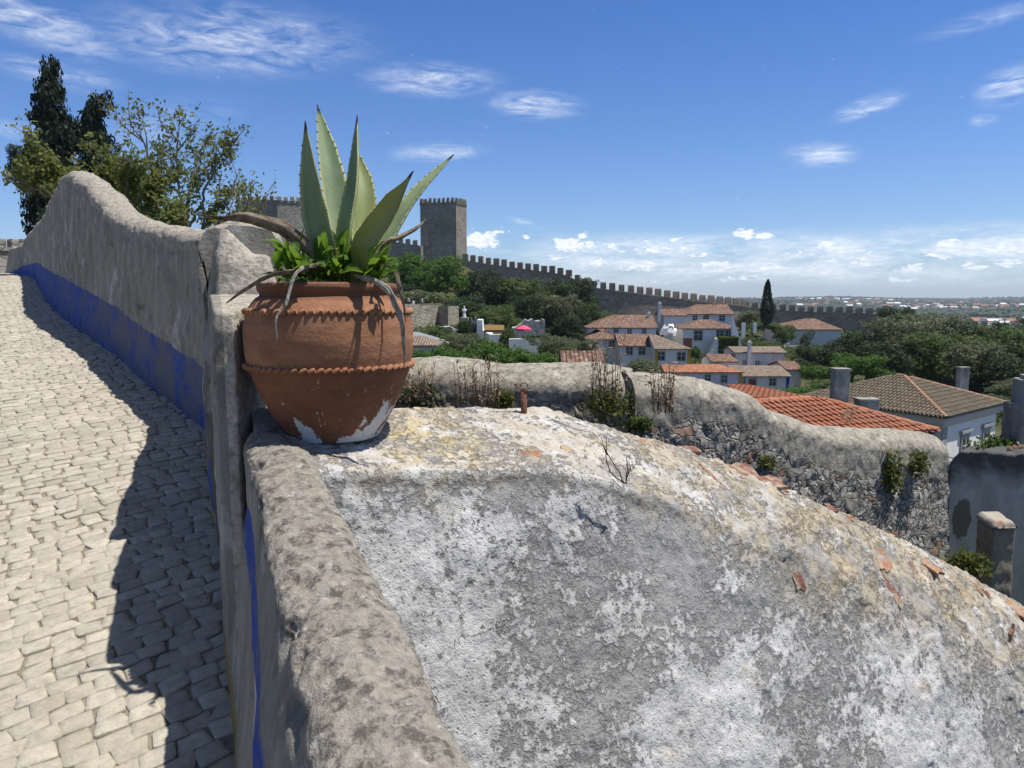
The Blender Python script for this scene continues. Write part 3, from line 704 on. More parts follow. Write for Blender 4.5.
TPc = TP*np.interp(TT, [0,.3,1.15,1.6,4.6], [.95,.8,.8,1,1])[:,None]; LIP = np.zeros_like(TP); LIP[:, nF-1:nF+2] = ledge[:,None]*(.75+.5*fbm(np.stack([TT*9, TT*0, TT*0], 1), 1, 3, .5, 4))[:,None]; mb.grid(G, top=TPc, lichen=lich, lip=LIP)
n_, m_ = G.shape[:2]
for i in (0, n_-1):
    row = G[i]; c = row.mean(0); mb.add(np.vstack([row, c[None]]), [(j, j+1, m_) if i else (j+1, j, m_) for j in range(m_-1)]+[(m_-1, 0, m_) if i else (0, m_-1, m_)], top=.5, lichen=0, lip=0)
ret = obj('garden_wall', mb, M_RET, None, True)
tag(ret, 'broad crumbling wall with peeling whitewash, sloping down to the right from the pot', 'wall')
bvh_v = G.reshape(-1,3); ii, jj = np.meshgrid(np.arange(n_-1), np.arange(m_-1), indexing='ij'); a = (ii*m_+jj).reshape(-1)
BV = BVHTree.FromPolygons([tuple(v) for v in bvh_v.tolist()], [(x, x+m_, x+m_+1, x+1) for x in a.tolist()])
def hit(px, py):
    a, b = ray(px, py); dr = Vector((a,1,b)).normalized(); r = BV.ray_cast(Vector((0,0,0)), dr)
    return (r[0], r[1]) if r[0] is not None else (None, None)
def shard(px, py, wpx, hpx, rot, matl, seed, th=.0015):
    p, nr = hit(px, py)
    if p is None: print('no hit', px, py); return
    if nr.dot(p) > 0: nr = -nr
    dist = p.length; s = dist/F
    rr = random.Random(seed); mb = MB(); ux = nr.cross(Vector((0,0,1))).normalized(); uz = ux.cross(nr).normalized()
    if uz.z < 0: uz = -uz
    if ux.x < 0: ux = -ux
    foresh = max(.35, abs(nr.dot(p.normalized())))
    k = 13; ring = []
    for i in range(k):
        a = 2*math.pi*i/k+rr.uniform(-.2,.2); q = rr.uniform(.6,1.12)
        cx, cz = (wpx/2*q)*s*math.copysign(abs(math.cos(a))**.6, math.cos(a)), (hpx/2*q)*s/foresh*math.copysign(abs(math.sin(a))**.6, math.sin(a))
        ring.append((cx*math.cos(rot)-cz*math.sin(rot), cx*math.sin(rot)+cz*math.cos(rot)))
    vs = []
    for dz, sc in ((-.012,1.04),(th*.6,1.0),(th,.86)):
        for x, z in ring: vs.append(p+ux*x*sc+uz*z*sc+nr*(dz+rr.uniform(-.0015,.0015)))
    vs.append(p+nr*th*1.05)
    fs = [(L*k+i, L*k+(i+1)%k, (L+1)*k+(i+1)%k, (L+1)*k+i) for L in range(2) for i in range(k)]+[(2*k+i, 2*k+(i+1)%k, 3*k) for i in range(k)]
    mb.add(vs, fs); obj('tile_fragment', mb, matl, ret)
SH = [(534,454,16,9,.1,M_BRICK),(567,449,9,12,.4,M_BRICKP),(524,453,7,9,0,M_BRICKD),(619,426,26,5,-.3,M_BRICKD),(650,434,30,8,-.2,M_BRICKD),(641,441,10,4,0,M_BRICK),(690,449,26,5,-.42,M_BRICKD),(712,462,18,6,-.45,M_BRICKD),
      (728,465,40,10,-.42,M_BRICKD),(744,472,40,11,-.42,M_BRICKD),(762,481,44,11,-.42,M_BRICKD),(781,489,10,5,-.4,M_BRICK),(713,476,6,14,.3,M_BRICK),(849,518,9,5,-.3,M_BRICK),(832,508,12,5,-.3,M_BRICKD),(884,556,12,14,.2,M_BRICK),(883,564,17,7,0,M_BRICK),(916,535,13,9,-.5,M_BRICKD),(931,566,14,9,-.4,M_BRICK),(913,568,9,7,-.3,M_BRICKD),
      (972,583,8,14,.3,M_BRICKD),(986,580,13,8,-.5,M_BRICK),(1000,575,16,6,-.5,M_BRICKD),(963,592,9,16,.2,M_BRICKP),(1016,608,14,14,.2,M_BRICK),(1002,588,8,6,-.4,M_BRICKD),(990,600,8,5,-.4,M_BRICKD),(798,578,15,16,.1,M_BRICKD),(948,549,11,5,-.5,M_BRICKD),(870,521,14,4,-.4,M_BRICKD),(898,528,10,4,-.4,M_BRICK),(893,590,14,18,.1,M_BRICKD),(1012,638,13,8,-.2,M_BRICKD)]
for k, s in enumerate(SH): shard(*s, seed=k*7+1)
# ================================================================ second wall, partly rendered, farther down the slope
def cross_wall(name, rail, thick, bottom, label, capdrop, capback, seed, plaster_h, matl, rough=.03, n=300, nrm=(0,-1)):
    """rail: (px, row of ridge, Y)"""
    PXs = np.linspace(rail[0][0], rail[-1][0], n); rw = smooth_interp(PXs, [r[0] for r in rail], [r[1] for r in rail], 4); Yv = np.interp(PXs, [r[0] for r in rail], [r[2] for r in rail])
    C = np.array([P(a, b, y) for a, b, y in zip(PXs, rw, Yv)])
    T = np.gradient(C[:,:2], axis=0); T /= np.linalg.norm(T, axis=1)[:,None]; Fr = np.stack([T[:,1], -T[:,0]], 1)   # toward the viewer
    C[:,2] += fbm(C*np.array((1,1,0)), 2.5, 4, .6, seed)*.03
    rows = []; pls = []
    face0 = capdrop
    NF = 110
    for q in np.linspace(0, 1, NF):
        z = bottom+(C[:,2]-capdrop-bottom)*q; off = thick*.62; hh = (C[:,2]-capdrop-z)
        rows.append(np.stack([C[:,0]+Fr[:,0]*(off+.06*hh), C[:,1]+Fr[:,1]*(off+.06*hh), z], 1)); pls.append(np.clip(1-hh/np.maximum(plaster_h(PXs), .02)*.5, .24, 1))
    for q in np.linspace(0, 1, 26)[1:]:
        a = q*math.pi/2; off = thick*.62*math.cos(a); z = C[:,2]-capdrop*(1-math.sin(a)); rows.append(np.stack([C[:,0]+Fr[:,0]*off, C[:,1]+Fr[:,1]*off, z], 1)); pls.append(np.ones(n))
    for q in np.linspace(0, 1, 8)[1:]:
        rows.append(np.stack([C[:,0]-Fr[:,0]*thick*.38*q, C[:,1]-Fr[:,1]*thick*.38*q, C[:,2]-.04*q], 1)); pls.append(np.ones(n))
    for q in np.linspace(0, 1, 8)[1:]:
        rows.append(np.stack([C[:,0]-Fr[:,0]*thick*.38, C[:,1]-Fr[:,1]*thick*.38, C[:,2]-.04+(bottom-C[:,2])*q], 1)); pls.append(np.ones(n))
    G = np.stack(rows, 1); PL = np.stack(pls, 1)
    gu = np.gradient(G, axis=0); gv = np.gradient(G, axis=1); nn = np.cross(gu, gv); nn /= np.linalg.norm(nn, axis=2)[...,None]+1e-9
    d = fbm(G, 2.2, 3, .5, seed+1)*rough*.9+fbm(G, 8, 4, .6, seed+2)*rough*(1.5-1.15*PL)+fbm(G, 26, 3, .6, seed+4)*rough*(.9-.5*PL)
    G = G+nn*d[...,None]
    mb = MB(); mb.grid(G, plaster=PL); n_, m_ = G.shape[:2]
    for i in (0, n_-1):
        row = G[i]; c = row.mean(0); mb.add(np.vstack([row, c[None]]), [(j, j+1, m_) if i else (j+1, j, m_) for j in range(m_-1)]+[(m_-1, 0, m_) if i else (0, m_-1, m_)], plaster=.3)
    o = obj(name, mb, matl, None, True); tag(o, label, 'wall'); return o
cross_wall('garden_wall', [(292,362,6.3),(395,360,6.2),(440,357,6.1),(500,361,6.0),(560,362,5.9),(600,364,5.85),(632,369,5.8)], .62, -3.2, 'level wall with pale rounded top just behind the pot and the rusty pipe', .20, .1, 201, lambda p: p*0+.06, M_RUB, .013)
rub = cross_wall('rubble_wall', [(622,370,5.62),(640,373,5.65),(700,379,5.85),(716,383,5.9),(735,392,5.98),(757,405,6.08),(778,415,6.17),(804,423,6.3),(823,426,6.4),(883,429,6.75),(922,432,7.0)], .46, -4.4, 'rubble stone wall with crumbling render on top, below the orange roof', .17, .1, 231,
    lambda p: np.interp(p, [620,700,780,860,940], [.18,.12,.16,.22,.16]), M_RUB, .019, 420)
# ================================================================ the pot
POT = np.array((-.613, 2.5, -.462))
pot = empty('flower_pot', POT, 0, 'big round terracotta pot with two frilled bands and whitewash splashed on its foot', 'flower pot')
prof = [(.0,.004),(.13,.004),(.150,.0),(.158,.012),(.185,.055),(.212,.105),(.236,.155),(.256,.205),(.268,.243),(.276,.285),(.279,.33),(.277,.375),(.271,.41),(.262,.430),(.247,.452),(.232,.468),(.222,.474),(.221,.482),(.228,.490),(.231,.502),(.228,.512),(.217,.516),(.205,.510),(.203,.48),(.215,.44),(.22,.42)]
pr = []
for (a, b), (c_, d_) in zip(prof[:-1], prof[1:]):
    for t in np.linspace(0, 1, 4, endpoint=False): pr.append((a+(c_-a)*t, b+(d_-b)*t))
pr.append(prof[-1])
mb = MB(); mb.lathe(pr, 128)
V = np.array(mb.v[0]); rr_ = np.hypot(V[:,0], V[:,1])[:,None]+1e-6; d = fbm(V, 4, 3, .5, 3)*.005+fbm(V*np.array((1,1,6)), 3, 4, .6, 4)*.0022+fbm(V, 30, 3, .6, 8)*.0012
V[:,:2] += V[:,:2]/rr_*d[:,None]; mb.v[0] = V
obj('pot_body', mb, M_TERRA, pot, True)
for zb_, rb, seed in ((.424,.268,1),(.246,.2725,2)):
    mb = MB(); n1, n2 = 520, 12; G = np.zeros((n1, n2, 3)); rs = np.random.RandomState(seed); jit = rs.uniform(-.25,.25,90)
    for i in range(n1):
        th = 2*math.pi*i/n1; ph = (th/(2*math.pi)*66+.25*math.sin(th*5)); lump = (ph % 1); h = jit[int(ph) % 90]
        amp = .0055*(math.sin(math.pi*lump)**.5)*(1+h*.5)+.002
        for j in range(n2):
            a = 2*math.pi*j/n2; sk = (lump-.5)*.013
            G[i,j] = ((rb+math.cos(a)*amp*1.5)*math.cos(th), (rb+math.cos(a)*amp*1.5)*math.sin(th), zb_+math.sin(a)*(amp*1.25)+sk*(.8+.2*math.cos(a)))
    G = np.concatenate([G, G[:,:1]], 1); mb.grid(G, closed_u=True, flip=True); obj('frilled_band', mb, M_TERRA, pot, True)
mb = MB(); rs = np.random.RandomState(3); rings = [(0,.475)]+[(r_, .475) for r_ in (.05,.1,.15,.19,.208)]; mb.lathe([(a+1e-4, b) for a, b in rings][::-1], 40)
V = np.array(mb.v[0]); V[:,2] += fbm(V, 14, 3, .6, 5)*.012; mb.v[0] = V; obj('soil', mb, M_SOIL, pot, True)
# ================================================================ the agave
agb = np.array((-.575, 2.5, .01))
ag = empty('agave', agb, 0, 'tall spiky agave with toothed leaves and curled dead ones in the terracotta pot', 'plant')
def bez(pts, n):
    pts = np.array(pts, float); t = np.linspace(0, 1, n)[:,None]; k = len(pts)-1
    return sum(math.comb(k, i)*(t**i)*((1-t)**(k-i))*pts[i] for i in range(k+1))
def catmull(pts, n):
    pts = np.array(pts, float); p = np.vstack([2*pts[0]-pts[1], pts, 2*pts[-1]-pts[-2]]); out = []
    m = len(pts)-1
    for s in np.linspace(0, m, n):
        i = min(int(s), m-1); t = s-i; a, b, c, d = p[i:i+4]
        out.append(.5*((2*b)+(-a+c)*t+(2*a-5*b+4*c-d)*t*t+(-a+3*b-3*c+d)*t**3))
    return np.array(out)
def agave_leaf(name, spine, wpx, facing, fold=.35, yel=0., seed=1, teeth=True, tw=0., matl=None, thick=.012, wprof=None):
    """spine: (px,py,Y) list; wpx: widest width in px; facing: direction the inner side looks to"""
    n1 = 90; C = catmull([P(*s) for s in spine], n1); t = np.linspace(0, 1, n1)
    Wd = (wprof(t) if wprof else np.interp(t, [0,.12,.35,.55,.75,.9,.96,1], [.62,.72,.95,1,.74,.34,.13,.02]))*wpx/F*2.5/2
    T = np.gradient(C, axis=0); T /= np.linalg.norm(T, axis=1)[:,None]; fc = np.array(facing, float); fc /= np.linalg.norm(fc)
    n2 = 13; G = np.zeros((n1, 2*n2-2, 3)); E = np.zeros((n1, 2*n2-2)); edges = ([], [])
    rs = np.random.RandomState(seed)
    for i in range(n1):
        nrm = fc-T[i]*np.dot(fc, T[i]); nrm /= np.linalg.norm(nrm); side = np.cross(T[i], nrm)
        a = tw*(t[i]-.3); nrm, side = nrm*math.cos(a)+side*math.sin(a), side*math.cos(a)-nrm*math.sin(a)
        th = thick*np.interp(t[i], [0,.3,.8,1], [2.2,1.2,.6,.15])
        wob = 1+.02*math.sin(t[i]*40+seed)
        for j in range(n2):
            x = -1+2*j/(n2-1); zc = fold*abs(x)**1.7*Wd[i]; e = (1-x*x)**.5
            G[i,j] = C[i]+side*x*Wd[i]*wob+nrm*(zc+th*.15*e)
            E[i,j] = abs(x)
            if 0 < j < n2-1: G[i, 2*n2-2-j] = C[i]+side*x*Wd[i]*wob+nrm*(zc-th*e*1.1-.0008); E[i, 2*n2-2-j] = abs(x)
        edges[0].append((G[i,0], -side, T[i])); edges[1].append((G[i,n2-1], side, T[i]))
    Gc = np.concatenate([G, G[:,:1]], 1); Ec = np.concatenate([E, E[:,:1]], 1)
    mb = MB(); mb.grid(Gc, edge=Ec, along=np.repeat(t[:,None], Gc.shape[1], 1), yel=np.full(Gc.shape[:2], yel))
    if teeth:
        for sd in (0, 1):
            L = edges[sd]; i = 6
            while i < n1*.90:
                p, dr, tg = L[i]; s = .0068*rs.uniform(.6,1.2)
                base = p-dr*.003; tip = p+dr*s+tg*s*rs.uniform(-.2,.6); up = np.cross(dr, tg)*.0018
                mb.add([base-tg*s*.55, base+tg*s*.55, base+up*1.2, base-up*1.2, tip], [(0,2,4),(2,1,4),(1,3,4),(3,0,4)], mi=1, edge=1, along=.5, yel=yel)
                i += rs.randint(3, 6)
    o = obj(name, mb, [matl or M_AGAVE, M_TOOTH], ag, True, world=True)
    return o
bs = (350,276,2.50)
agave_leaf('leaf', [(352,280,2.53),(343,232,2.60),(330,165,2.66),(317,104,2.70)], 27, (.2,-1,.1), .30, 0, 2, tw=.5)
agave_leaf('leaf', [(362,282,2.52),(362,235,2.60),(365,190,2.66),(355,146,2.72)], 23, (.3,-1,.1), .3, .55, 9)
agave_leaf('leaf', [(348,282,2.49),(345,242,2.50),(355,178,2.53),(357,115,2.58)], 22, (-.75,-.9,.05), .42, .0, 3, tw=-.3)
agave_leaf('leaf', [(338,284,2.49),(326,248,2.46),(314,190,2.44),(305,121,2.44)], 31, (-.35,-1,.1), .40, .12, 5, tw=-.5)
agave_leaf('leaf', [(372,280,2.56),(388,240,2.60),(415,196,2.66),(454,154,2.74)], 22, (-.5,-.75,.5), .34, .05, 6, wprof=lambda t: np.interp(t,[0,.15,.45,.7,.9,.97,1],[.7,.8,1,.8,.36,.12,.02]))
agave_leaf('leaf', [(352,284,2.47),(366,248,2.38),(388,215,2.30),(413,171,2.22)], 34, (-.35,-.9,.45), .34, 1., 7, wprof=lambda t: np.interp(t,[0,.15,.35,.55,.75,.86,.93,1],[.78,.88,1,.95,.72,.34,.13,.02]))
# dead, curled leaves
def dead(name, spine, wprof, matl, seed, curl=.5):
    n1 = 70; C = catmull([P(*s) for s in spine], n1); t = np.linspace(0,1,n1); W = np.interp(t, *zip(*wprof))/F*2.5/2*(.72 if matl is M_DEADG else .85)
    T = np.gradient(C, axis=0); T /= np.linalg.norm(T, axis=1)[:,None]; mb = MB(); G = np.zeros((n1, 17, 3))
    ref = np.array((.1,-1,.25)); ph = seed*1.3
    for i in range(n1):
        nr = ref-T[i]*np.dot(ref, T[i]); nr /= np.linalg.norm(nr); sd_ = np.cross(T[i], nr); a = ph+curl*3*t[i]
        for j in range(16):
            th = 2*math.pi*j/16; rad = W[i]*(1+.28*math.sin(3*th+ph+5*t[i])+.10*math.sin(7*th+t[i]*22+ph))
            x, z = math.cos(th)*rad, math.sin(th)*rad*.45
            G[i,j] = C[i]+sd_*(x*math.cos(a*.2)-z*math.sin(a*.2))+nr*(x*math.sin(a*.2)+z*math.cos(a*.2))
    G[:,16] = G[:,0]; G += (fbm(G, 22, 3, .6, seed)[...,None])*.004; G[:,16] = G[:,0]
    mb.grid(G); o = obj(name, mb, matl, ag, True, world=True); return o
dead('dead_leaf', [(340,274,2.46),(306,247,2.42),(283,228,2.38),(245,217,2.35),(225,218,2.33),(196,214,2.30)], [(0,12),(.3,15),(.6,11),(.78,5),(1,1)], M_DEAD, 1)
dead('dead_leaf', [(366,266,2.52),(384,244,2.56),(402,236,2.60),(417,228,2.63),(426,219,2.64)], [(0,14),(.35,14),(.7,9),(.9,5),(1,2)], M_DEAD, 4)
dead('dead_leaf', [(322,268,2.40),(295,271,2.28),(270,276,2.24),(245,290,2.30),(225,304,2.36)], [(0,9),(.4,8),(.8,7),(1,2)], M_DEAD, 6)
dead('dead_leaf', [(318,266,2.38),(300,270,2.24),(291,284,2.21),(286,305,2.195),(276,318,2.185),(277,342,2.17)], [(0,8),(.4,8),(.65,6),(.85,4),(1,1.2)], M_DEADG, 7)
dead('dead_leaf', [(352,276,2.38),(372,280,2.27),(388,291,2.24),(398,312,2.24),(403,335,2.235),(405,366,2.235)], [(0,6),(.3,8),(.55,9),(.8,6),(1,1.5)], M_DEADG, 8)
dead('dead_leaf', [(372,262,2.44),(392,268,2.34),(402,296,2.30),(406,322,2.30)], [(0,6),(.5,5),(1,1)], M_DEAD, 9)
# ================================================================ broad-leaved plant round the agave's foot
lp = empty('leafy_plant', np.array((-.60,2.48,.0)), 0, 'bushy green plant with glossy pointed leaves, filling the pot round the foot of the agave', 'plant')
rs = np.random.RandomState(12)
def broad(basep, tipp, wid, seed):
    b, t_ = np.array(basep), np.array(tipp); L = np.linalg.norm(t_-b); n1 = 12; s = np.linspace(0,1,n1)
    mid = (b+t_)/2+np.array((0,0,L*.22)); C = bez([b, mid, t_], n1)
    T = np.gradient(C, axis=0); T /= np.linalg.norm(T, axis=1)[:,None]; up = np.array((rs.normal(0,.4), -.5+rs.normal(0,.3), .8)); G = np.zeros((n1,5,3))
    W = wid*np.interp(s, [0,.12,.22,.42,.65,.85,1], [.04,.05,.6,1,.85,.42,.0])
    for i in range(n1):
        sd_ = np.cross(T[i], up); sd_ /= np.linalg.norm(sd_)+1e-6; nr = np.cross(sd_, T[i])
        for j in range(5):
            x = -1+j/2; G[i,j] = C[i]+sd_*x*W[i]+nr*(abs(x)*W[i]*.35+math.sin(i*1.4+seed)*.0015*abs(x))
    mb = MB(); mb.grid(G, tint=rs.uniform(0,1)); obj('leaf', mb, ML_BROAD, lp, True, world=True)
cl = [(280,262,12,2.38,14),(300,258,10,2.40,9),(322,246,16,2.40,16),(345,240,14,2.42,9),(335,262,16,2.36,12),(385,264,14,2.42,14),(372,268,9,2.36,6),(305,272,12,2.34,7)]
for (cx, cy, sp2, Yc, k) in cl:
    for i in range(k):
        px = cx+rs.normal(0, sp2*.62); py = cy+rs.normal(0, 11); Yt = Yc+rs.uniform(-.09,.12)
        bp = P(cx*.7+335*.3+rs.normal(0,5), 284, Yc*.5+1.25+rs.uniform(-.03,.05)); tip = P(px, min(py, 284), Yt)
        if np.linalg.norm(tip-bp) < .03: continue
        # blade starts part-way up the stalk
        st = bp+(tip-bp)*.12; tip = tip+np.array((rs.normal(0,.02), -.01, rs.uniform(-.01,.03))); broad(st, tip, rs.uniform(.011,.022), i)
for i in range(26):                                       # single larger leaves
    px = rs.uniform(276, 392); py = rs.uniform(238, 284)-abs(px-335)*-.06; Yt = rs.uniform(2.27,2.40); a = rs.uniform(0, math.pi)
    c0 = P(px, min(py, 280), Yt); dv = np.array((math.cos(a)*.05*rs.choice((-1,1)), rs.uniform(-.03,.0), rs.uniform(-.005,.045))); broad(c0-dv*.6, c0+dv*.7, rs.uniform(.013,.021), i)
# ================================================================ rusty pipe, dry twig and weeds on the walls
pp = P(524, 410, 2.97); pipe = empty('rusty_pipe', (pp[0], pp[1], -.46), 0, 'short rusty pipe with a wire loop at its top, sticking up behind the crumbling wall', 'pipe')
mb = MB(); top_ = Zat(389, 2.97); x0 = pp[0]
mb.tube([(x0,2.97,-.55),(x0,2.97,top_-.0)], .0125, 16); mb.tube([(x0,2.97,top_-.012),(x0,2.97,top_)], .0145, 16); obj('tube', mb, M_RUST, pipe, True, world=True)
mb = MB(); mb.tube([(x0+.016*math.cos(a), 2.965, top_+.012+.014*math.sin(a)) for a in np.linspace(-.4, math.pi+.4, 14)], .0025, 6)
mb.tube([(x0+.014,2.965,top_+.004),(x0+.026,2.963,top_+.002),(x0+.027,2.963,top_+.010)], .0028, 6); mb.tube([(x0-.014,2.965,top_+.002),(x0-.026,2.963,top_+.004),(x0-.034,2.963,top_+.018),(x0-.030,2.963,top_+.024)], .0035, 6); mb.tube([(x0-.04,2.963,top_+.016),(x0-.028,2.963,top_+.022)], .0042, 6)
obj('wire_loop', mb, M_RUST, pipe, True, world=True)
def weed(name, label, stems, matl, seed, bushy=0, leafm=None, cat='weed', Yd=None, leafn=10, leafs=.006, rad=.0012, group=None):
    r = np.random.RandomState(seed); b0 = P(*stems[0][0]); root = empty(name, b0, 0, label, cat, group)
    sm_, lm = MB(), MB()
    for st in stems:
        C = catmull([P(*q) for q in st], 12); C += r.normal(0, .0015, C.shape); sc = st[0][2]/3
        sm_.tube(C, np.linspace(rad, rad*.4, 12)*sc, 5)
        for k in range(leafn):
            i = r.randint(3, 12); p = C[i]; d = r.normal(0,1,3); d /= np.linalg.norm(d); e = np.cross(d, r.normal(0,1,3)); e /= np.linalg.norm(e); L = leafs*sc*r.uniform(.6,1.6)
            q = p+d*L*r.uniform(.3,1.4)
            lm.add([q, q+d*L+e*L*.35, q+d*L*1.8, q+d*L-e*L*.35], [(0,1,2,3)], tint=r.uniform(0,1))
    obj('stem', sm_, matl, root, True, world=True); obj('leaves', lm, leafm or matl, root, world=True); return root
M_TWIG = flat('dark_dry_twig', (.10,.055,.035), .9, .35, 60)
weed('dry_twig', 'dark dead twig with forked branches growing out of the face of the crumbling wall', [[(624,484,2.50),(611,472,2.48),(606,455,2.47),(601,437,2.46)],[(625,484,2.50),(618,470,2.48),(608,455,2.47),(606,436,2.46)],[(626,484,2.50),(627,468,2.48),(627,455,2.48)],[(626,480,2.50),(630,468,2.48),(629,462,2.47)],[(608,455,2.47),(603,446,2.46),(598,442,2.46)]], M_TWIG, 5, leafn=22, leafs=.0045, rad=.0030)
def stems_at(px0, px1, yb, yt, Y, k, seed, lean=4):
    r = np.random.RandomState(seed); out = []
    for i in range(k):
        x = r.uniform(px0, px1); t = yt+(yb-yt)*r.beta(1.2,2.2)*.8; y2 = yb+r.uniform(-2,2); dx = r.normal(0, lean)
        out.append([(x, y2, Y+r.uniform(-.04,.04)), (x+dx*.2, (y2*2+t)/3, Y), (x+dx*.6, (y2+2*t)/3, Y-.01), (x+dx, t, Y-.01+r.uniform(-.05,.05))])
    return out
weed('dry_weed', 'sparse dry weed between the pot and the rusty pipe, nearest the pot', stems_at(404,432,402,356,5.4,24,1), ML_DRY, 1, leafn=9, leafs=.009, rad=.0017)
weed('dry_weed', 'reddish dry weed in front of the level wall, left of the rusty pipe', stems_at(456,500,404,352,5.4,34,2), ML_DRY, 2, leafn=9, leafs=.009, rad=.0017)
weed('dry_weed', 'tall pale dry weed at the corner where the level wall meets the rubble wall', stems_at(590,618,412,330,5.3,30,3,6), ML_DRY, 3, leafn=10, leafs=.009, rad=.0017)
weed('dry_weed', 'tall dry weed on the rubble wall just right of the corner', stems_at(652,674,412,356,5.2,26,4,4), ML_DRY, 4, leafn=10, leafs=.009, rad=.0017)
def tuft(name, label, px, py, Y, rx_, rz_, k, leaf, matl, seed, cat='plant', ry=None, hang=0):
    r = np.random.RandomState(seed); c = P(px, py, Y); sx_ = rx_/F*Y; sz_ = rz_/F*Y; ry = ry or sx_*.6; mb = MB()
    for i in range(k):
        v = r.normal(0, .48, 3); 
        if np.linalg.norm(v) > 1.15: continue
        p = c+v*np.array((sx_, ry, sz_)); d = r.normal(0,1,3)+np.array((0,-.3,.4-hang)); d /= np.linalg.norm(d); e = np.cross(d, r.normal(0,1,3)); e /= np.linalg.norm(e); L = leaf*r.uniform(.6,1.5)
        mb.add([p, p+d*L*.5+e*L*.3, p+d*L, p+d*L*.5-e*L*.3], [(0,1,2,3)], tint=r.uniform(0,1))
    return solo(name, mb, matl, label, cat)
tuft('wall_plant', 'low dark green tuft at the foot of the level wall, beside the pot', 418, 396, 5.55, 22, 13, 900, .03, ML_DARK, 21)
tuft('wall_plant', 'green tuft of small leaves just left of the rusty pipe', 503, 399, 5.5, 13, 10, 420, .03, ML_HERB, 22)
tuft('wall_plant', 'dark leafy clump in the corner between the level wall and the rubble wall', 607, 404, 5.3, 26, 20, 750, .026, ML_HERB, 23)
tuft('wall_plant', 'small green clump in the dark foot of the rubble wall, right of the corner', 640, 424, 5.3, 15, 8, 480, .03, ML_MID, 24)
tuft('wall_plant', 'larger yellow green clump hanging on the face of the rubble wall', 889, 474, 6.36, 14, 26, 950, .035, ML_HERB, 25, hang=.8, ry=.08)
tuft('wall_plant', 'smaller dull green clump on the rubble wall, right of the yellow green one', 919, 464, 6.45, 11, 15, 520, .03, ML_HERB, 26, hang=.6, ry=.07)
tuft('wall_plant', 'tiny green tuft near the left end of the rubble stones, below the orange roof', 766, 462, 5.72, 12, 7, 330, .03, ML_HERB, 27, hang=.5, ry=.07)
tuft('weed_clump', 'thin green weeds on the sloping wall beside the small square pier', 966, 566, 4.2, 22, 16, 700, .035, ML_HERB, 28)
# ================================================================ ground
CT = []
def ct(px, py, Y): CT.append((Xat(px, py, Y), Y, Zat(py, Y, px)))
for a in [(500,700,6),(900,700,7),(1024,650,9),(700,560,14),(950,540,14),(450,460,14),(300,470,12),(1100,560,20),(960,480,34),(820,450,34),(1100,480,40),(500,400,45),(430,400,55),(410,392,62),(330,392,60),(420,400,40),(560,385,80),(640,380,90),(720,394,85),(780,392,85),
          (660,378,106),(700,374,112),(740,374,108),(600,370,114),(700,362,124),(620,348,122),(790,392,99),(760,372,110),(800,352,135),(760,345,136),(720,362,124),(690,336,142),(870,400,80),(940,400,90),(1024,395,100),(1100,395,110),(900,360,130),(1000,350,150),(820,335,165),(900,335,170),(740,330,178),(650,325,178),(600,322,178),
          (430,345,82),(450,342,84),(480,344,95),(540,346,97),(440,300,135),(420,332,104),(440,334,103),(430,303,118),(450,330,104),(500,318,135),(560,315,150),(440,262,185),(300,258,180),(520,285,182),(350,262,190),(560,292,185),(250,262,170),
          (1000,332,220),(1100,332,220),(800,326,300),(1000,330,350),(1200,335,300),(600,330,260),(450,320,300),(250,310,300),(1500,420,60),(1500,350,200)]: ct(*a)
for X, Y, Z in [(-20,20,-1.2),(-20,40,1.2),(-40,60,1),(-60,100,3),(-14,30,-.4),(-10,-10,-4),(10,-10,-6),(-40,-20,-4),(40,-20,-12),(-13,28,-1),(-12,14,-1.6),(-14,8,-2.4),(0,20,-4.6),(-4,12,-4.3),(-3,5,-4),(2,4,-4),(-30,30,.5),(-70,150,6),(-60,180,9),(-120,200,6),(-200,300,-15)]: CT.append((X, Y, Z))
CT = np.array(CT)
def zground(X, Y):
    X = np.asarray(X, float); Y = np.asarray(Y, float); sh = X.shape; X = X.ravel(); Y = Y.ravel()
    r = np.hypot(X, Y); wsum = 0; z = 0
    for cx, cy, cz in CT:
        sc = .06*math.hypot(cx, cy)+1.2
        w_ = 1/(((X-cx)**2+(Y-cy)**2)/sc**2+.25)**1.9; wsum = wsum+w_; z = z+w_*cz
    z = z/wsum
    far = np.clip((r-260)/260, 0, 1); far = far*far*(3-2*far)
    pts = np.stack([X, Y, X*0], 1); A = np.degrees(np.arctan2(X, Y))
    # plain, then the wooded ridges with the far town on them
    plain = -34+fbm(pts, 1/500, 3, .5, 5)*6
    rid = np.clip((r-900)/1300, 0, 1); rid = rid*rid*(3-2*rid)
    hill = rid*(24+fbm(pts, 1/700, 4, .5, 8)*22+3*np.sin(A*.35))
    hill2 = np.clip((r-3400)/2200, 0, 1)*(14+fbm(pts, 1/1500, 3, .5, 18)*24)
    zf_ = plain+hill+hill2-9
    down = np.clip((r-6500)/5000, 0, 1); zf_ = zf_*(1-down)+(-20)*down
    z = z*(1-far)+zf_*far+fbm(pts, 1/9., 3, .5, 2)*.25*np.clip(r/40-.2, 0, 1)
    return z.reshape(sh)
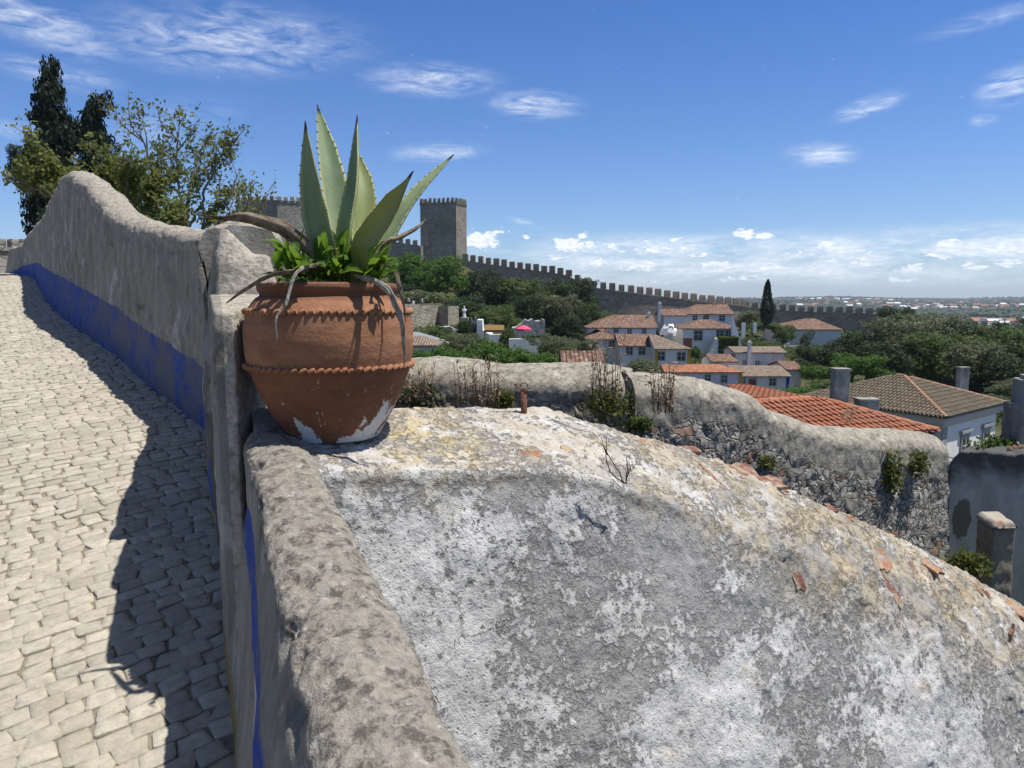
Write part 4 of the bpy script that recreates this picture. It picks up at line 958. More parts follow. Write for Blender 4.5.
def ground():
    rs_ = np.concatenate([np.linspace(0.5, 60, 50), np.geomspace(62, 420, 70), np.geomspace(440, 9500, 90)])
    an = np.concatenate([np.radians(np.linspace(-50, 50, 260)), np.radians(np.linspace(53, 307, 60))])
    Rr, A = np.meshgrid(rs_, an, indexing='ij'); X = Rr*np.sin(A); Y = Rr*np.cos(A); Z = zground(X, Y)
    # keep the ground under the path
    onp = (Y > -3) & (Y < 62) & (X < base_x(np.clip(Y,-2,22))+.3) & (X > -1.15*Y-6); Z = np.where(onp, np.minimum(Z, zpath(np.clip(Y,-2,60))-.35), Z)
    G = np.stack([X, Y, Z], -1); G = np.concatenate([G, G[:,:1]], 1); mb = MB(); mb.grid(G, flip=True)
    o = obj('ground', mb, M_GROUND, None, True); tag(o, kind='structure')
ground()
# ================================================================ castle and curtain walls
def merlon_row(parent, pts, w, h, th, spacing, matl, pointed=False, seed=1, maxn=100):
    """pts: 3D polyline of the wall's top edge; one shared mesh, one object per merlon"""
    r = random.Random(seed); mb = MB(); 
    V = np.array([(-w/2,-th/2,0),(w/2,-th/2,0),(w/2,th/2,0),(-w/2,th/2,0),(-w/2*.97,-th/2,h*.8),(w/2*.97,-th/2,h*.8),(w/2*.97,th/2,h*.8),(-w/2*.97,th/2,h*.8)])
    f = [(0,1,5,4),(1,2,6,5),(2,3,7,6),(3,0,4,7)]
    if pointed:
        V = np.vstack([V, [(-w*.3,0,h),(w*.3,0,h)]]); f += [(4,5,9,8),(5,6,9),(6,7,8,9),(7,4,8)]
    else:
        V = np.vstack([V, [(-w*.46,-th*.44,h),(w*.46,-th*.44,h),(w*.46,th*.44,h),(-w*.46,th*.44,h)]]); f += [(4,5,9,8),(5,6,10,9),(6,7,11,10),(7,4,8,11),(8,9,10,11)]
    mb.add(V, f); me = mb.mesh('merlon'); me.materials.append(matl)
    pts = np.array(pts, float); seg = np.linalg.norm(np.diff(pts[:,:2], axis=0), axis=1); L = np.concatenate([[0], np.cumsum(seg)]); k = 0; s = w*.6
    while s < L[-1]-w*.3 and k < maxn:
        p = np.array([np.interp(s, L, pts[:,i]) for i in range(3)]); i = min(np.searchsorted(L, s, 'right')-1, len(seg)-1); d = pts[i+1]-pts[i]
        o = bpy.data.objects.new('merlon', me); COL.objects.link(o); o.parent = parent
        o.location = Vector(p)-parent.location+Vector((0,0,-.05)); o.rotation_euler = (0,0,math.atan2(d[1], d[0])+r.uniform(-.02,.02)); o.scale = (r.uniform(.92,1.08), 1, r.uniform(.9,1.08))
        s += spacing*r.uniform(.97,1.03); k += 1
def wall_poly(name, pts, th, bottom, matl, label, cat, mer=None, lip=True):
    pts = np.array(pts, float); base = Vector((pts[len(pts)//2][0], pts[len(pts)//2][1], bottom)); root = empty(name, base, 0, label, cat); root['kind'] = 'thing'
    d = np.gradient(pts[:,:2], axis=0); d /= np.linalg.norm(d, axis=1)[:,None]; nr = np.stack([d[:,1], -d[:,0]], 1)
    mb = MB(); rows = []
    prof = [(th/2+.25, bottom, 0), (th/2, None, -1.2), (th/2, None, -.35)]
    prof += [(th/2+.14, None, -.32), (th/2+.14, None, 0)] if lip else [(th/2, None, 0)]
    prof += [(-th/2, None, 0), (-th/2, bottom, 0)]
    for off, zz, dz in prof:
        z = np.full(len(pts), float(zz)) if zz is not None else pts[:,2]+dz
        rows.append(np.stack([pts[:,0]+nr[:,0]*off, pts[:,1]+nr[:,1]*off, z], 1))
    G = np.stack(rows, 1); mb.grid(G); m_ = G.shape[1]
    mb.add(G[0], [tuple(range(m_))[::-1]]); mb.add(G[-1], [tuple(range(m_))])
    obj('masonry', mb, matl, root, world=True)
    if mer: merlon_row(root, pts+np.column_stack([nr*(th/2-mer['th']/2), np.zeros(len(pts))]), matl=matl, **mer)
    return root
def dens(lst, k=6):
    a = catmull([P(*l) for l in lst], (len(lst)-1)*k+1); return a
wall_poly('curtain_wall', dens([(464,260,186),(500,265.5,182),(540,271,178),(566,275,175),(578,281,174),(592,287,172),(640,293.5,171),(700,301,172),(747,306,174)]), 2.0, -14, M_CURTAIN,
          'long battlemented curtain wall descending from the square tower behind the white houses', 'castle wall', dict(w=1.4, h=1.55, th=.6, spacing=2.1))
wall_poly('curtain_wall', dens([(742,306.5,176),(800,311,172),(845,312,168),(884,314,165)]), 2.0, -16, M_CURTAIN,
          'dark battlemented wall stretch behind the slim lone cypress, with low merlons', 'castle wall', dict(w=1.4, h=1.3, th=.6, spacing=2.05))
wall_poly('curtain_wall', dens([(930,325,215),(980,327,210),(1024,329,205),(1140,333,200)]), 2.0, -18, M_CURTAIN,
          'far low battlemented wall at the right edge, seen over the big trees', 'castle wall', dict(w=1.5, h=1.6, th=.6, spacing=2.5))
wall_poly('curtain_wall', dens([(-120,246,60),(-40,246,62),(0,247.5,64),(22,248.5,66),(34,249,67)]), 1.5, -2, M_CASTLE,
          'battlemented stone wall at the left edge beyond the crest of the path', 'castle wall', dict(w=.78, h=.8, th=.5, spacing=1.12))
wall_poly('curtain_wall', dens([(300,240,196),(360,238,195),(422,246,192)]), 2.0, 4, M_CASTLE, 'low castle wall half hidden by the agave, between keep and square tower', 'castle wall', dict(w=1.2, h=1.3, th=.6, spacing=1.9))
def tower(name, label, px0, pxc, px1, ytop, ytopc, ybase, Yc, side_ang, nm, nm2, mh, matl, slits=(), split=False):
    """corner tower: front from px0 to pxc, right face from pxc to px1; corner pxc nearest"""
    root = None
    c = P(pxc, ytop, Yc); ztop = c[2]; zb_ = Zat(ybase, Yc)-6
    # front face direction to the left and slightly back, right face receding
    a1 = math.pi-R(side_ang)*.5; 
    def dist_to(px, ang):
        dx, dy = math.cos(ang), math.sin(ang); k = (px-512)/F/(cp-0)
        tx_ = ray(px, ytop)[0]; t = (tx_*c[1]-c[0])/(dx-tx_*dy); return t
    al = math.pi-R(12); ar = R(side_ang); L1 = dist_to(px0, al); L2 = dist_to(px1, ar)
    A = np.array((c[0]+math.cos(al)*L1, c[1]+math.sin(al)*L1)); B = np.array((c[0], c[1])); D = np.array((c[0]+math.cos(ar)*L2, c[1]+math.sin(ar)*L2)); E = A+D-B
    root = empty(name, (B[0], B[1], zb_), 0, label, 'tower' if 'tower' in name else 'castle'); root['kind'] = 'thing'
    mb = MB(); ring = [A, B, D, E]; zs = (zb_, ztop-.6, ztop-.55, ztop)
    G = []
    for z, o_ in zip(zs, (0, 0, .12, .12)):
        cc_ = (A+D)/2; G.append([np.append(p+(p-cc_)/np.linalg.norm(p-cc_)*o_*1.3, z) for p in ring])
    V = np.array(G).reshape(-1,3); f = [(i*4+j, i*4+(j+1)%4, (i+1)*4+(j+1)%4, (i+1)*4+j) for i in range(3) for j in range(4)]+[(12,13,14,15)]
    mb.add(V, f); obj('masonry', mb, matl, root, world=True)
    for (p, q, n_) in ((A, B, nm), (B, D, nm2), (D, E, nm), (E, A, nm2)):
        L = np.linalg.norm(q-p); s_ = L/n_
        merlon_row(root, [np.append(p, ztop), np.append(q, ztop)], s_*.56, mh, .6, s_*.985, matl, split, 3)
    u = (B-A)/np.linalg.norm(B-A); nf = np.array((u[1], -u[0]))
    for (fx_, z_, w_, h_) in slits:
        p = A+(B-A)*fx_+nf*.02; mb = MB(); mb.box((p[0], p[1], z_), (w_, .12, h_), np.array(Matrix.Rotation(math.atan2(u[1], u[0]), 3, 'Z'))); obj('arrow_slit', mb, M_GLASS, root, world=True)
    return root
tower('square_tower', 'tall square battlemented stone tower right of the agave, above the trees', 420, 456, 466.5, 202, 200, 262, 192, 62, 8, 5, 1.15, M_TOWER, ((.45, 18.5, .25, 1.1),(.28,14,.22,.9)))
tower('castle_keep', 'broad battlemented castle keep seen left of and behind the agave leaves', 236, 277, 322, 200, 200, 262, 186, 30, 6, 7, 1.2, M_CASTLE, ((.5, 17, .25, 1.1),), True)
# ================================================================ houses
def gab_roof(w, d, h, ov, hipL, hipR, th=.14, off=0):
    """ridge along x; front eave at y=0; local origin front-left at eave height"""
    x0, x1, y0, y1 = -ov, w+ov, -ov, d+ov; hl = hipL; hr = hipR; slope = h/(d/2); ze = -ov*slope
    rl, rr = (x0+hl if hl else x0), (x1-hr if hr else x1); ym = d/2
    V = [(x0,y0,ze),(x1,y0,ze),(x1,y1,ze),(x0,y1,ze),(rl,ym,h),(rr,ym,h)]
    f = [(0,1,5,4),(2,3,4,5)]
    nv = [(x,y,z-th) for x,y,z in V]; V = V+nv
    f += [(6,10,11,7),(8,11,10,9),(0,6,7,1),(2,8,9,3)]
    f += [(1,2,5),(7,11,8),(1,7,8,2)] if hipR else [(1,7,11,5),(5,11,8,2)]
    f += [(3,0,4),(9,10,6),(3,9,6,0)] if hipL else [(0,4,10,6),(4,3,9,10)]
    mb = MB(); mb.add(V, f); return mb
def house(label, px0, px1, yeave, yridge, ybase, Y, depth, wins=(), doors=(), roofm=None, wallm=None, hip=(0,0), yaw=0, chim=(), corner=None, ov=.3, winsz=None, name='house', shutters=False, group=None):
    roofm = roofm or M_ROOF; wallm = wallm or M_WHITE
    A = P(px0, yeave, Y); w = (px1-px0)/F*Y*1.0; zE = A[2]; zB = Zat(ybase, Y, px0)-2.2
    zR = Zat(yridge, Y+depth/2); h = max(zR-zE, .6); H = zE-zB
    root = empty(name, (A[0], A[1], zB), R(yaw), label, 'house', group); root['kind'] = 'thing'
    # walls with gables
    mb = MB(); g0 = h if not hip[0] else 0; g1 = h if not hip[1] else 0
    V = [(0,0,0),(w,0,0),(w,depth,0),(0,depth,0),(0,0,H),(w,0,H),(w,depth,H),(0,depth,H),(0,depth/2,H+g0-.05),(w,depth/2,H+g1-.05)]
    f = [(0,1,5,4),(1,2,6,9,5) if g1 else (1,2,6,5),(2,3,7,6),(3,0,4,8,7) if g0 else (3,0,4,7),(4,5,6,7)]
    mb.add(V, f); obj('wall', mb, wallm, root)
    rf = obj('roof', gab_roof(w, depth, h, ov, hip[0] and depth*.5*hip[0], hip[1] and depth*.5*hip[1]), roofm, root); rf.location = (0,0,H+.02)
    def lx(px): return (px-px0)/F*Y
    def lz(py): return Zat(py, Y, px0)-zB
    for (px, py, wp, hp) in wins:
        x, z, ww, hh = lx(px), lz(py), wp/F*Y, hp/F*Y
        m2 = MB(); 
        for q in ((x-ww/2-.06, z, .12, hh+.24), (x+ww/2+.06, z, .12, hh+.24), (x, z+hh/2+.06, ww, .12), (x, z-hh/2-.06, ww, .12)): m2.box((q[0], -.035, q[1]), (q[2], .07, q[3]))
        fr = obj('window', m2, M_FRAME, root)
        m3 = MB(); m3.box((x, -.012, z), (ww, .024, hh)); obj('pane', m3, M_GLASS, fr)
        m4 = MB(); m4.box((x, -.03, z), (.06, .03, hh)); m4.box((x-ww/4-.015, -.03, z+hh*.1), (ww/2-.03, .03, .05)); m4.box((x+ww/4+.015, -.03, z+hh*.1), (ww/2-.03, .03, .05)); obj('glazing_bar', m4, M_FRAMEW, fr)
    for (px, py, wp, hp) in doors:
        x, z, ww, hh = lx(px), lz(py), wp/F*Y, hp/F*Y
        m2 = MB(); m2.box((x, -.03, z), (ww, .06, hh)); dr = obj('door', m2, M_SHUT, root); m3 = MB()
        for q in ((x-ww/2-.08, z, .16, hh), (x+ww/2+.08, z, .16, hh), (x, z+hh/2+.08, ww+.32, .16)): m3.box((q[0], -.045, q[1]), (q[2], .09, q[3]))
        obj('door_frame', m3, M_FRAME, dr)
    for (px, yt, wp, hp, ym) in chim:                      # px, top row, width px, height px, setback m
        x = lx(px); zt = Zat(yt, Y+ym)-zB; ww = wp/F*Y; hh = hp/F*Y+.8
        m2 = MB(); m2.box((x, ym, zt-hh/2), (ww, ww*.9, hh)); m2.box((x, ym, zt+.06), (ww*1.25, ww*1.15, .12)); m2.box((x, ym, zt+.27), (ww*.7, ww*.6, .3)); obj('chimney', m2, M_WHITE2 if wp < 6 else M_CHIM, root)
    if corner:
        for px, cm in corner:
            m2 = MB(); m2.box((lx(px), -.03, (H-.2)/2), (.42, .1, H-.2)); obj('corner_band', m2, cm, root)
    m2 = MB(); m2.box((w/2, -.05, H-.10), (w+.1, .1, .14)); obj('eave_moulding', m2, M_FRAMEW, root)
    return root
house('long white house with brown tiled roof, leftmost house just below the curtain wall', 588, 656, 327, 315, 340, 122, 10, [(616,330,4,5),(629.5,331.5,3.4,4.6),(644,331.5,3.4,4.6)], hip=(1,0), chim=[(635,322,2.2,6,2.2),(653,314,3,7,4)])
house('white house wing with pyramid tiled roof at the left end of the town', 588, 619, 338.5, 329, 362, 112, 6.6, [(592.5,344.5,5,7),(612,344.5,4.5,7)], hip=(1,1), roofm=M_ROOF)
house('white house with two windows between the pyramid roof and the ochre cornered house', 620, 655, 345, 334, 372, 109, 7, [(629.5,351,6,7),(642,351,6,7)], roofm=M_ROOF)
house('white house with ochre corner bands and greyed tiled roof', 656, 690, 348, 335, 372, 105, 8.5, [(661,356,7.5,8),(681.5,356.5,7.5,8)], hip=(0,1), roofm=M_ROOFG, corner=[(656.8,M_OCHRE),(689.2,M_OCHRE)])
house('upper white house with long brown roof and three windows right below the battlements', 684, 732, 313.5, 304.5, 330, 138, 9, [(695,318,4,4.6),(706,317.5,5,4.6),(722,318.2,5,5.2)], hip=(.8,0))
house('small white house with brown roof left of the upper house, beside the white chimney', 664, 686, 315, 309, 328, 137, 7, [], hip=(0,0), chim=[(660.5,304,3.6,14,1)])
house('large white house with hipped brown roof, tall central window and dark porch', 683, 716, 328, 319.5, 356, 124, 9, [(698.3,335.5,8,9.5)], hip=(.9,0), roofm=M_ROOF)
house('recessed porch wing with dark glazing, under the hipped roof beside the green hedge', 716.5, 738, 328, 320, 350, 125, 8, [(720,334,7,7),(728.5,334.5,6,7.5)], hip=(0,.9), wallm=M_GREYTRIM)
house('small house with brown roof between the white stair and the ruined white house', 713, 736, 361, 354, 372, 102, 6, [(718,366,3,3)], roofm=M_ROOF)
house('ruined white house with stained gable and tall white chimney', 736, 785, 352, 347, 368, 104, 6, [(745,362.5,3,3),(758,363,3.6,3.4)], wallm=M_WHITE2, roofm=M_ROOFG, chim=[(748.5,343,3.4,20,-.3)])
house('low white house with dark door, two windows and a blue corner', 738, 789, 375.5, 365.5, 390, 95, 7.5, [(743.5,381,3.6,5),(773,382,6,6.5)], [(752.5,384.5,7,11)], roofm=M_ROOFG, corner=[(788.2,M_BLUE)])
house('small grey white house with tiled roof at the right end of the lower row', 788, 801.5, 369, 361, 388, 97, 7, [], wallm=M_WHITE2, roofm=M_ROOF)
house('lilac plastered house with orange tiled roof and two windows, nearest of the town', 677, 742, 371.5, 364.5, 390, 88, 6, [(708,378,5,6),(724.5,379,5.4,7)], roofm=M_ROOFO, wallm=M_PINK, hip=(.7,.7), corner=[(741,M_OCHRE)])
house('tiny shed with orange tiled roof and ochre wall left of the lilac house', 666, 677, 371, 366.5, 384, 87, 3.5, [], roofm=M_ROOFO, wallm=M_OCHRE)
house('white house standing apart on the right below the wall, under a hipped brown roof', 784, 841, 329, 318.5, 350, 140, 12, [], hip=(1.1,.5), roofm=M_ROOF)
house('grey roofed low house left of the white car, partly behind the pot', 395, 434, 344.5, 337, 360, 62, 5, [], hip=(0,.6), roofm=M_ROOFG, wallm=M_WHITE2)
house('low roof of mottled clay tiles just above the level wall, behind the bushes', 567, 600, 363.5, 357.5, 372, 40, 2.4, [], roofm=M_ROOF, wallm=M_WHITE2)
# little built things round the houses
def block(name, label, px0, px1, y0, y1, Y, dep, matl, cat, shape=None, part=None):
    A = P(px0, y1, Y); w_ = (px1-px0)/F*Y; h_ = Zat(y0, Y)-A[2]; mb = MB()
    if shape is None: V = [(0,0),(w_,0),(w_,h_),(0,h_)]
    else: V = [(x*w_, z*h_) for x, z in shape]
    k = len(V); mb.add([(x,0,z) for x, z in V]+[(x,dep,z) for x, z in V], [tuple(range(k)), tuple(range(2*k-1, k-1, -1))]+[(i, i+k, (i+1)%k+k, (i+1)%k) for i in range(k)])
    o = obj(name, mb, matl, None, loc=A); tag(o, label, cat); return o
block('gable_wall', 'white curved gable wall at the right end of the upper house', 731.5, 742, 315, 352, 123, .8, M_CREAMW, 'wall', [(0,0),(1,0),(.95,.2),(.75,.35),(.55,.55),(.25,.75),(0,1)])
st = block('outdoor_stair', 'white stepped stair parapet climbing beside the house with the porch', 702, 718, 338, 368, 121, 1.2, M_CREAMW, 'stair', [(0,0),(1,0),(1,.93),(.9,1),(.82,.98),(.8,.8),(.6,.62),(.4,.42),(.2,.2)])
block('garden_wall', 'white garden wall with two pillars between hedge and lone white house', 776, 806, 343, 350, 132, .5, M_WHITE2, 'wall', [(0,0),(1,0),(1,.6),(.45,.6),(.45,1),(.38,1),(.38,.6),(0,.5)])
block('gate_pillar', 'small white pillar left of the arched white gable, by the hedge top', 741.5, 745, 323, 345, 126, .5, M_CREAMW, 'pillar')
block('gate_pillar', 'small white pillar standing among the green terrace planting', 753.5, 756.5, 323, 333, 128, .5, M_CREAMW, 'pillar')
block('terrace_wall', 'brown shaded terrace wall between the two white houses', 684, 692, 338, 348, 118, .6, M_SHUT, 'wall')
# round white sheet-covered dome between the chimneys
mb = MB(); c = P(668.5, 335, 126); prof_ = []
for t in np.linspace(0, 1, 10): prof_.append((1.3*math.cos(t*math.pi/2*.98)**.9+.05, 1.9*math.sin(t*math.pi/2)))
mb.lathe([(a, b) for a, b in prof_], 20); V = mb.v[0]; V[:] += fbm(V, 1.6, 3, .5, 3)[:,None]*.55
mb.v[0] = V+c; solo('covered_mound', mb, M_CREAMW, 'rounded white draped shape between two houses, beside the tall white chimney', 'cover', True)
# ---- terrace cluster left of centre
wall_poly('retaining_wall', [P(380,304.5,101), P(408,304,105), P(437,305.5,110)], 1.0, -12, M_RETAIN, 'tall pale stone retaining wall behind the pot, with people above it', 'wall', lip=False)
wall_poly('retaining_wall', [P(438.3,306,110.6), P(449,306,107.6), P(455.5,306,110)], 1.0, -9, M_RETAIN, 'shaded return of the stone retaining wall with a short sunlit end pier', 'wall', lip=False)
wall_poly('roadside_wall', [P(404,331,78), P(418,332,79), P(432,336,80), P(446,341,81), P(452,345,80)], .4, -9, M_CREAMW, 'curved white roadside wall beside the parked car, sloping down', 'wall', lip=False)
block('white_building', 'narrow white building end with a curved shoulder left of the ochre awning', 477, 492, 320, 345, 96, 5, M_CREAMW, 'building', [(0,0),(1,0),(1,.42),(.65,.48),(.38,.6),(.34,1),(0,1)])
block('stone_ruin', 'roofless grey stone building with ragged top behind the pink parasol', 512, 545, 319, 342, 104, 6, M_CHIM, 'ruin', [(0,0),(1,0),(1,.95),(.93,.98),(.92,.72),(.86,.92),(.72,.88),(.62,1),(.5,.9),(.4,.98),(.3,.8),(.12,.62),(0,.6)])
block('terrace_wall', 'bright white terrace wall below the pink parasol', 509, 540, 339, 356, 88, 1.0, M_WHITE, 'wall')
block('terrace_wall', 'white low terrace wall below the ochre awning', 489, 505, 334.5, 352, 90, .8, M_WHITE, 'wall')
block('dark_hedge_box', 'dark planter hedge strip along the top of the white terrace wall', 522, 541, 335.5, 339, 88.4, .8, flat('hedge_green', (.02,.035,.015), 1, .3, 6), 'planter')
block('stone_parapet', 'small pale stone parapet below the white standing figure', 460, 468, 317.5, 322, 100, 2, M_RETAIN, 'parapet')
block('gate_post', 'old grey stone gate posts left of the narrow white building', 470.5, 476, 317, 335, 98, .8, M_CHIM, 'gate post', [(0,0),(1,0),(1,1),(.75,1),(.7,.78),(.3,.78),(.25,.95),(0,.95)])
def parasol():
    c = P(523.5, 340, 92); s = 92/F; root = empty('parasol', c, 0, 'open pink parasol on the terrace in front of the stone ruin', 'parasol')
    mb = MB(); r_, h0, h1 = 8*s, 11.2*s, 15*s; k = 8
    mb.tube([(0,0,0),(0,0,h1)], .04, 8); obj('pole', mb, M_FRAMEW, root)
    mb = MB(); vs = [(r_*math.cos(2*math.pi*i/k), r_*math.sin(2*math.pi*i/k), h0) for i in range(k)]+[(r_*.5*math.cos(2*math.pi*i/k), r_*.5*math.sin(2*math.pi*i/k), h0+(h1-h0)*.62) for i in range(k)]+[(0,0,h1)]+[(r_*math.cos(2*math.pi*i/k), r_*math.sin(2*math.pi*i/k), h0-.22) for i in range(k)]
    mb.add(vs, [(i,(i+1)%k,k+(i+1)%k,k+i) for i in range(k)]+[(k+i,k+(i+1)%k,2*k) for i in range(k)]+[(2*k+1+i,2*k+1+(i+1)%k,(i+1)%k,i) for i in range(k)]); obj('canopy', mb, flat('pink_canvas', (.72,.09,.17), .8), root)
    mb = MB(); mb.tube([(0,0,0),(0,0,.12)], .35, 12); obj('base', mb, M_CHIM, root)
parasol()
def awning():
    a = P(484, 330, 93); s = 93/F; root = empty('awning', a, 0, 'ochre terrace awning on thin posts right of the narrow white building', 'awning'); w_ = 20*s
    mb = MB(); V = [(0,0,0),(w_,0,0),(w_,2.6,.55),(0,2.6,.55)]; V += [(x,y,z-.3 if y == 0 else z-.06) for x,y,z in V]; mb.add(V, [(0,1,2,3),(4,7,6,5),(0,4,5,1),(1,5,6,2),(2,6,7,3),(3,7,4,0)]); obj('canopy', mb, flat('ochre_canvas', (.20,.125,.045), .9), root)
    for x in (.1, w_-.1):
        mb = MB(); mb.tube([(x,.1,-2.4),(x,.1,-.08)], .05, 6); obj('post', mb, M_SHUT, root)
awning()
def car():
    c = P(446, 336.5, 100); root = empty('parked_car', c, R(4), 'silver white car parked behind the curved roadside wall', 'car'); pa = flat('silver_paint', (.55,.57,.58), .3, .03, 1, .5)
    prof_ = [(-2.1,.3),(-2.15,.62),(-1.95,.82),(-1.35,.92),(-.75,1.36),(.55,1.42),(1.35,1.0),(1.95,.88),(2.1,.6),(2.1,.3)]
    k = len(prof_); mb = MB(); V = []
    for y, s in ((-.86,.93),(-.78,1.0),(.78,1.0),(.86,.93)):
        for x, z in prof_: V.append((x*(.985 if s < 1 else 1), y*(1 if z < 1 else .86), z if s == 1 else .3+(z-.3)*.96))
    f = [(j*k+i, j*k+i+1, (j+1)*k+i+1, (j+1)*k+i) for j in range(3) for i in range(k-1)]+[tuple(range(k)), tuple(range(4*k-1, 3*k-1, -1))]+[(j*k+k-1, j*k, (j+1)*k, (j+1)*k+k-1) for j in range(3)]
    mb.add(V, f); obj('body', mb, pa, root)
    for sg in (-1, 1):
        mb = MB(); mb.add([(-1.15,sg*.80,.95),(-.68,sg*.775,1.28),(.5,sg*.775,1.32),(1.1,sg*.80,1.0)], [(0,1,2,3)]); V = mb.v[0]; mb.add([(x, y+sg*.05, z) for x,y,z in V], [(0,1,2,3)]); mb.f += [(0,1,5,4),(1,2,6,5),(2,3,7,6),(3,0,4,7)]; mb.mi += [0]*4; obj('side_window', mb, M_GLASS, root)
        for x in (-1.35, 1.3):
            mb = MB(); mb.tube([(x,sg*.66,.32),(x,sg*.88,.32)], .32, 18); wl = obj('wheel', mb, flat('tyre', (.03,.03,.03), .8) if 'tyre' not in bpy.data.materials else bpy.data.materials['tyre'], root, True)
            mb = MB(); mb.tube([(x,sg*.87,.32),(x,sg*.892,.32)], .18, 14); obj('rim', mb, M_FRAME, wl)
    for xx, zz in (((-1.32,-.78),(.95,1.33)), ((1.32,.6),(1.03,1.38))):
        mb = MB(); mb.add([(xx[0]*1.0-.02*np.sign(xx[0])*-1,-.68,zz[0]),(xx[0],.68,zz[0]),(xx[1],.62,zz[1]),(xx[1],-.62,zz[1])], [(0,1,2,3)]); V = mb.v[0]; mb.v[0] = V+np.array((.03*np.sign(xx[0]),0,.03)); mb.add(V, [(3,2,1,0)]); obj('windscreen', mb, M_GLASS, root)
car()
# ---- people on the retaining wall (tiny) and the white figure
def person(label, px, py, Y, top, low, skin=(.45,.28,.2), h=1.7, pose=0):
    c = P(px, py, Y); root = empty('person', c, R(200*pose), label, 'person')
    me = bpy.data.meshes.new('body'); s = h/1.75
    V = [(0,0,.95),(0,0,1.2),(0,0,1.42),(0,0,1.52),(0,0,1.64),(.10,0,.9),(.12,.02,.5),(.12,0,.08),(.12,-.13,.03),(-.10,0,.9),(-.12,-.02,.5),(-.12,0,.08),(-.12,-.13,.03),(.19,0,1.40),(.25,0,1.12),(.23,-.12,.92),(-.19,0,1.40),(-.25,0,1.12),(-.23,-.10,.90),(0,0,1.73)]
    E = [(0,1),(1,2),(2,3),(3,4),(4,19),(0,5),(5,6),(6,7),(7,8),(0,9),(9,10),(10,11),(11,12),(2,13),(13,14),(14,15),(2,16),(16,17),(17,18)]
    Rd = [.15,.13,.14,.055,.10,.09,.06,.045,.04,.09,.06,.045,.04,.06,.045,.035,.06,.045,.035,.07]
    me.from_pydata([tuple(np.array(v)*s) for v in V], E, []); o = bpy.data.objects.new('body', me); COL.objects.link(o)
    md = o.modifiers.new('skin', 'SKIN'); 
    for i, r_ in enumerate(Rd): me.skin_vertices[0].data[i].radius = (r_*s, r_*s*.85)
    me.skin_vertices[0].data[0].use_root = True
    o.modifiers.new('sub', 'SUBSURF').levels = 1; o.modifiers['sub'].render_levels = 1
    def cm(n):
        z = n.sep(n.co)[2]; c1 = n.mix(n.ramp(z, .93*s, .95*s), low, top); return n.mix(n.ramp(z, 1.47*s, 1.49*s), c1, skin)
    me.materials.append(mat('clothes', cm, .9, .1)); o.parent = root
    mb = MB(); mb.lathe([(.02,1.80*s),(.08,1.78*s),(.112,1.70*s),(.108,1.64*s)][::-1], 12); V = mb.v[0]; V[:,1] += .02; obj('hair', mb, flat('dark_hair', (.03,.02,.015), .8), root, True)
wz = lambda px, py, Y: py
person('person in a pale top standing above the retaining wall, nearest the pot', 408.5, 308, 109.5, (.62,.55,.48), (.08,.08,.1))
person('person in white seated low above the retaining wall, between two others', 413.5, 310.5, 109.5, (.75,.75,.75), (.1,.1,.12), h=1.6, pose=.3)
person('person in light grey standing above the retaining wall, rightmost of three', 421.8, 308.5, 110, (.60,.62,.64), (.45,.46,.5), pose=.7)
def statue():
    c = P(464.3, 317.6, 101); root = empty('statue', c, 0, 'white standing figure on a small stone parapet, dark trees behind', 'statue')
    mb = MB(); mb.lathe([(.26,0),(.24,.15),(.20,.5),(.17,.85),(.21,1.05),(.20,1.18),(.07,1.27),(.06,1.30),(.10,1.36),(.105,1.44),(.07,1.53),(.01,1.55)], 14); V = mb.v[0]; V[:,1] *= .75; obj('robed_body', mb, M_CREAMW, root, True)
    for sg in (-1,1):
        mb = MB(); mb.tube([(sg*.19,0,1.14),(sg*.26,-.06,.92),(sg*.12,-.2,.95)], [.06,.05,.04], 8); obj('arm', mb, M_CREAMW, root, True)
statue()
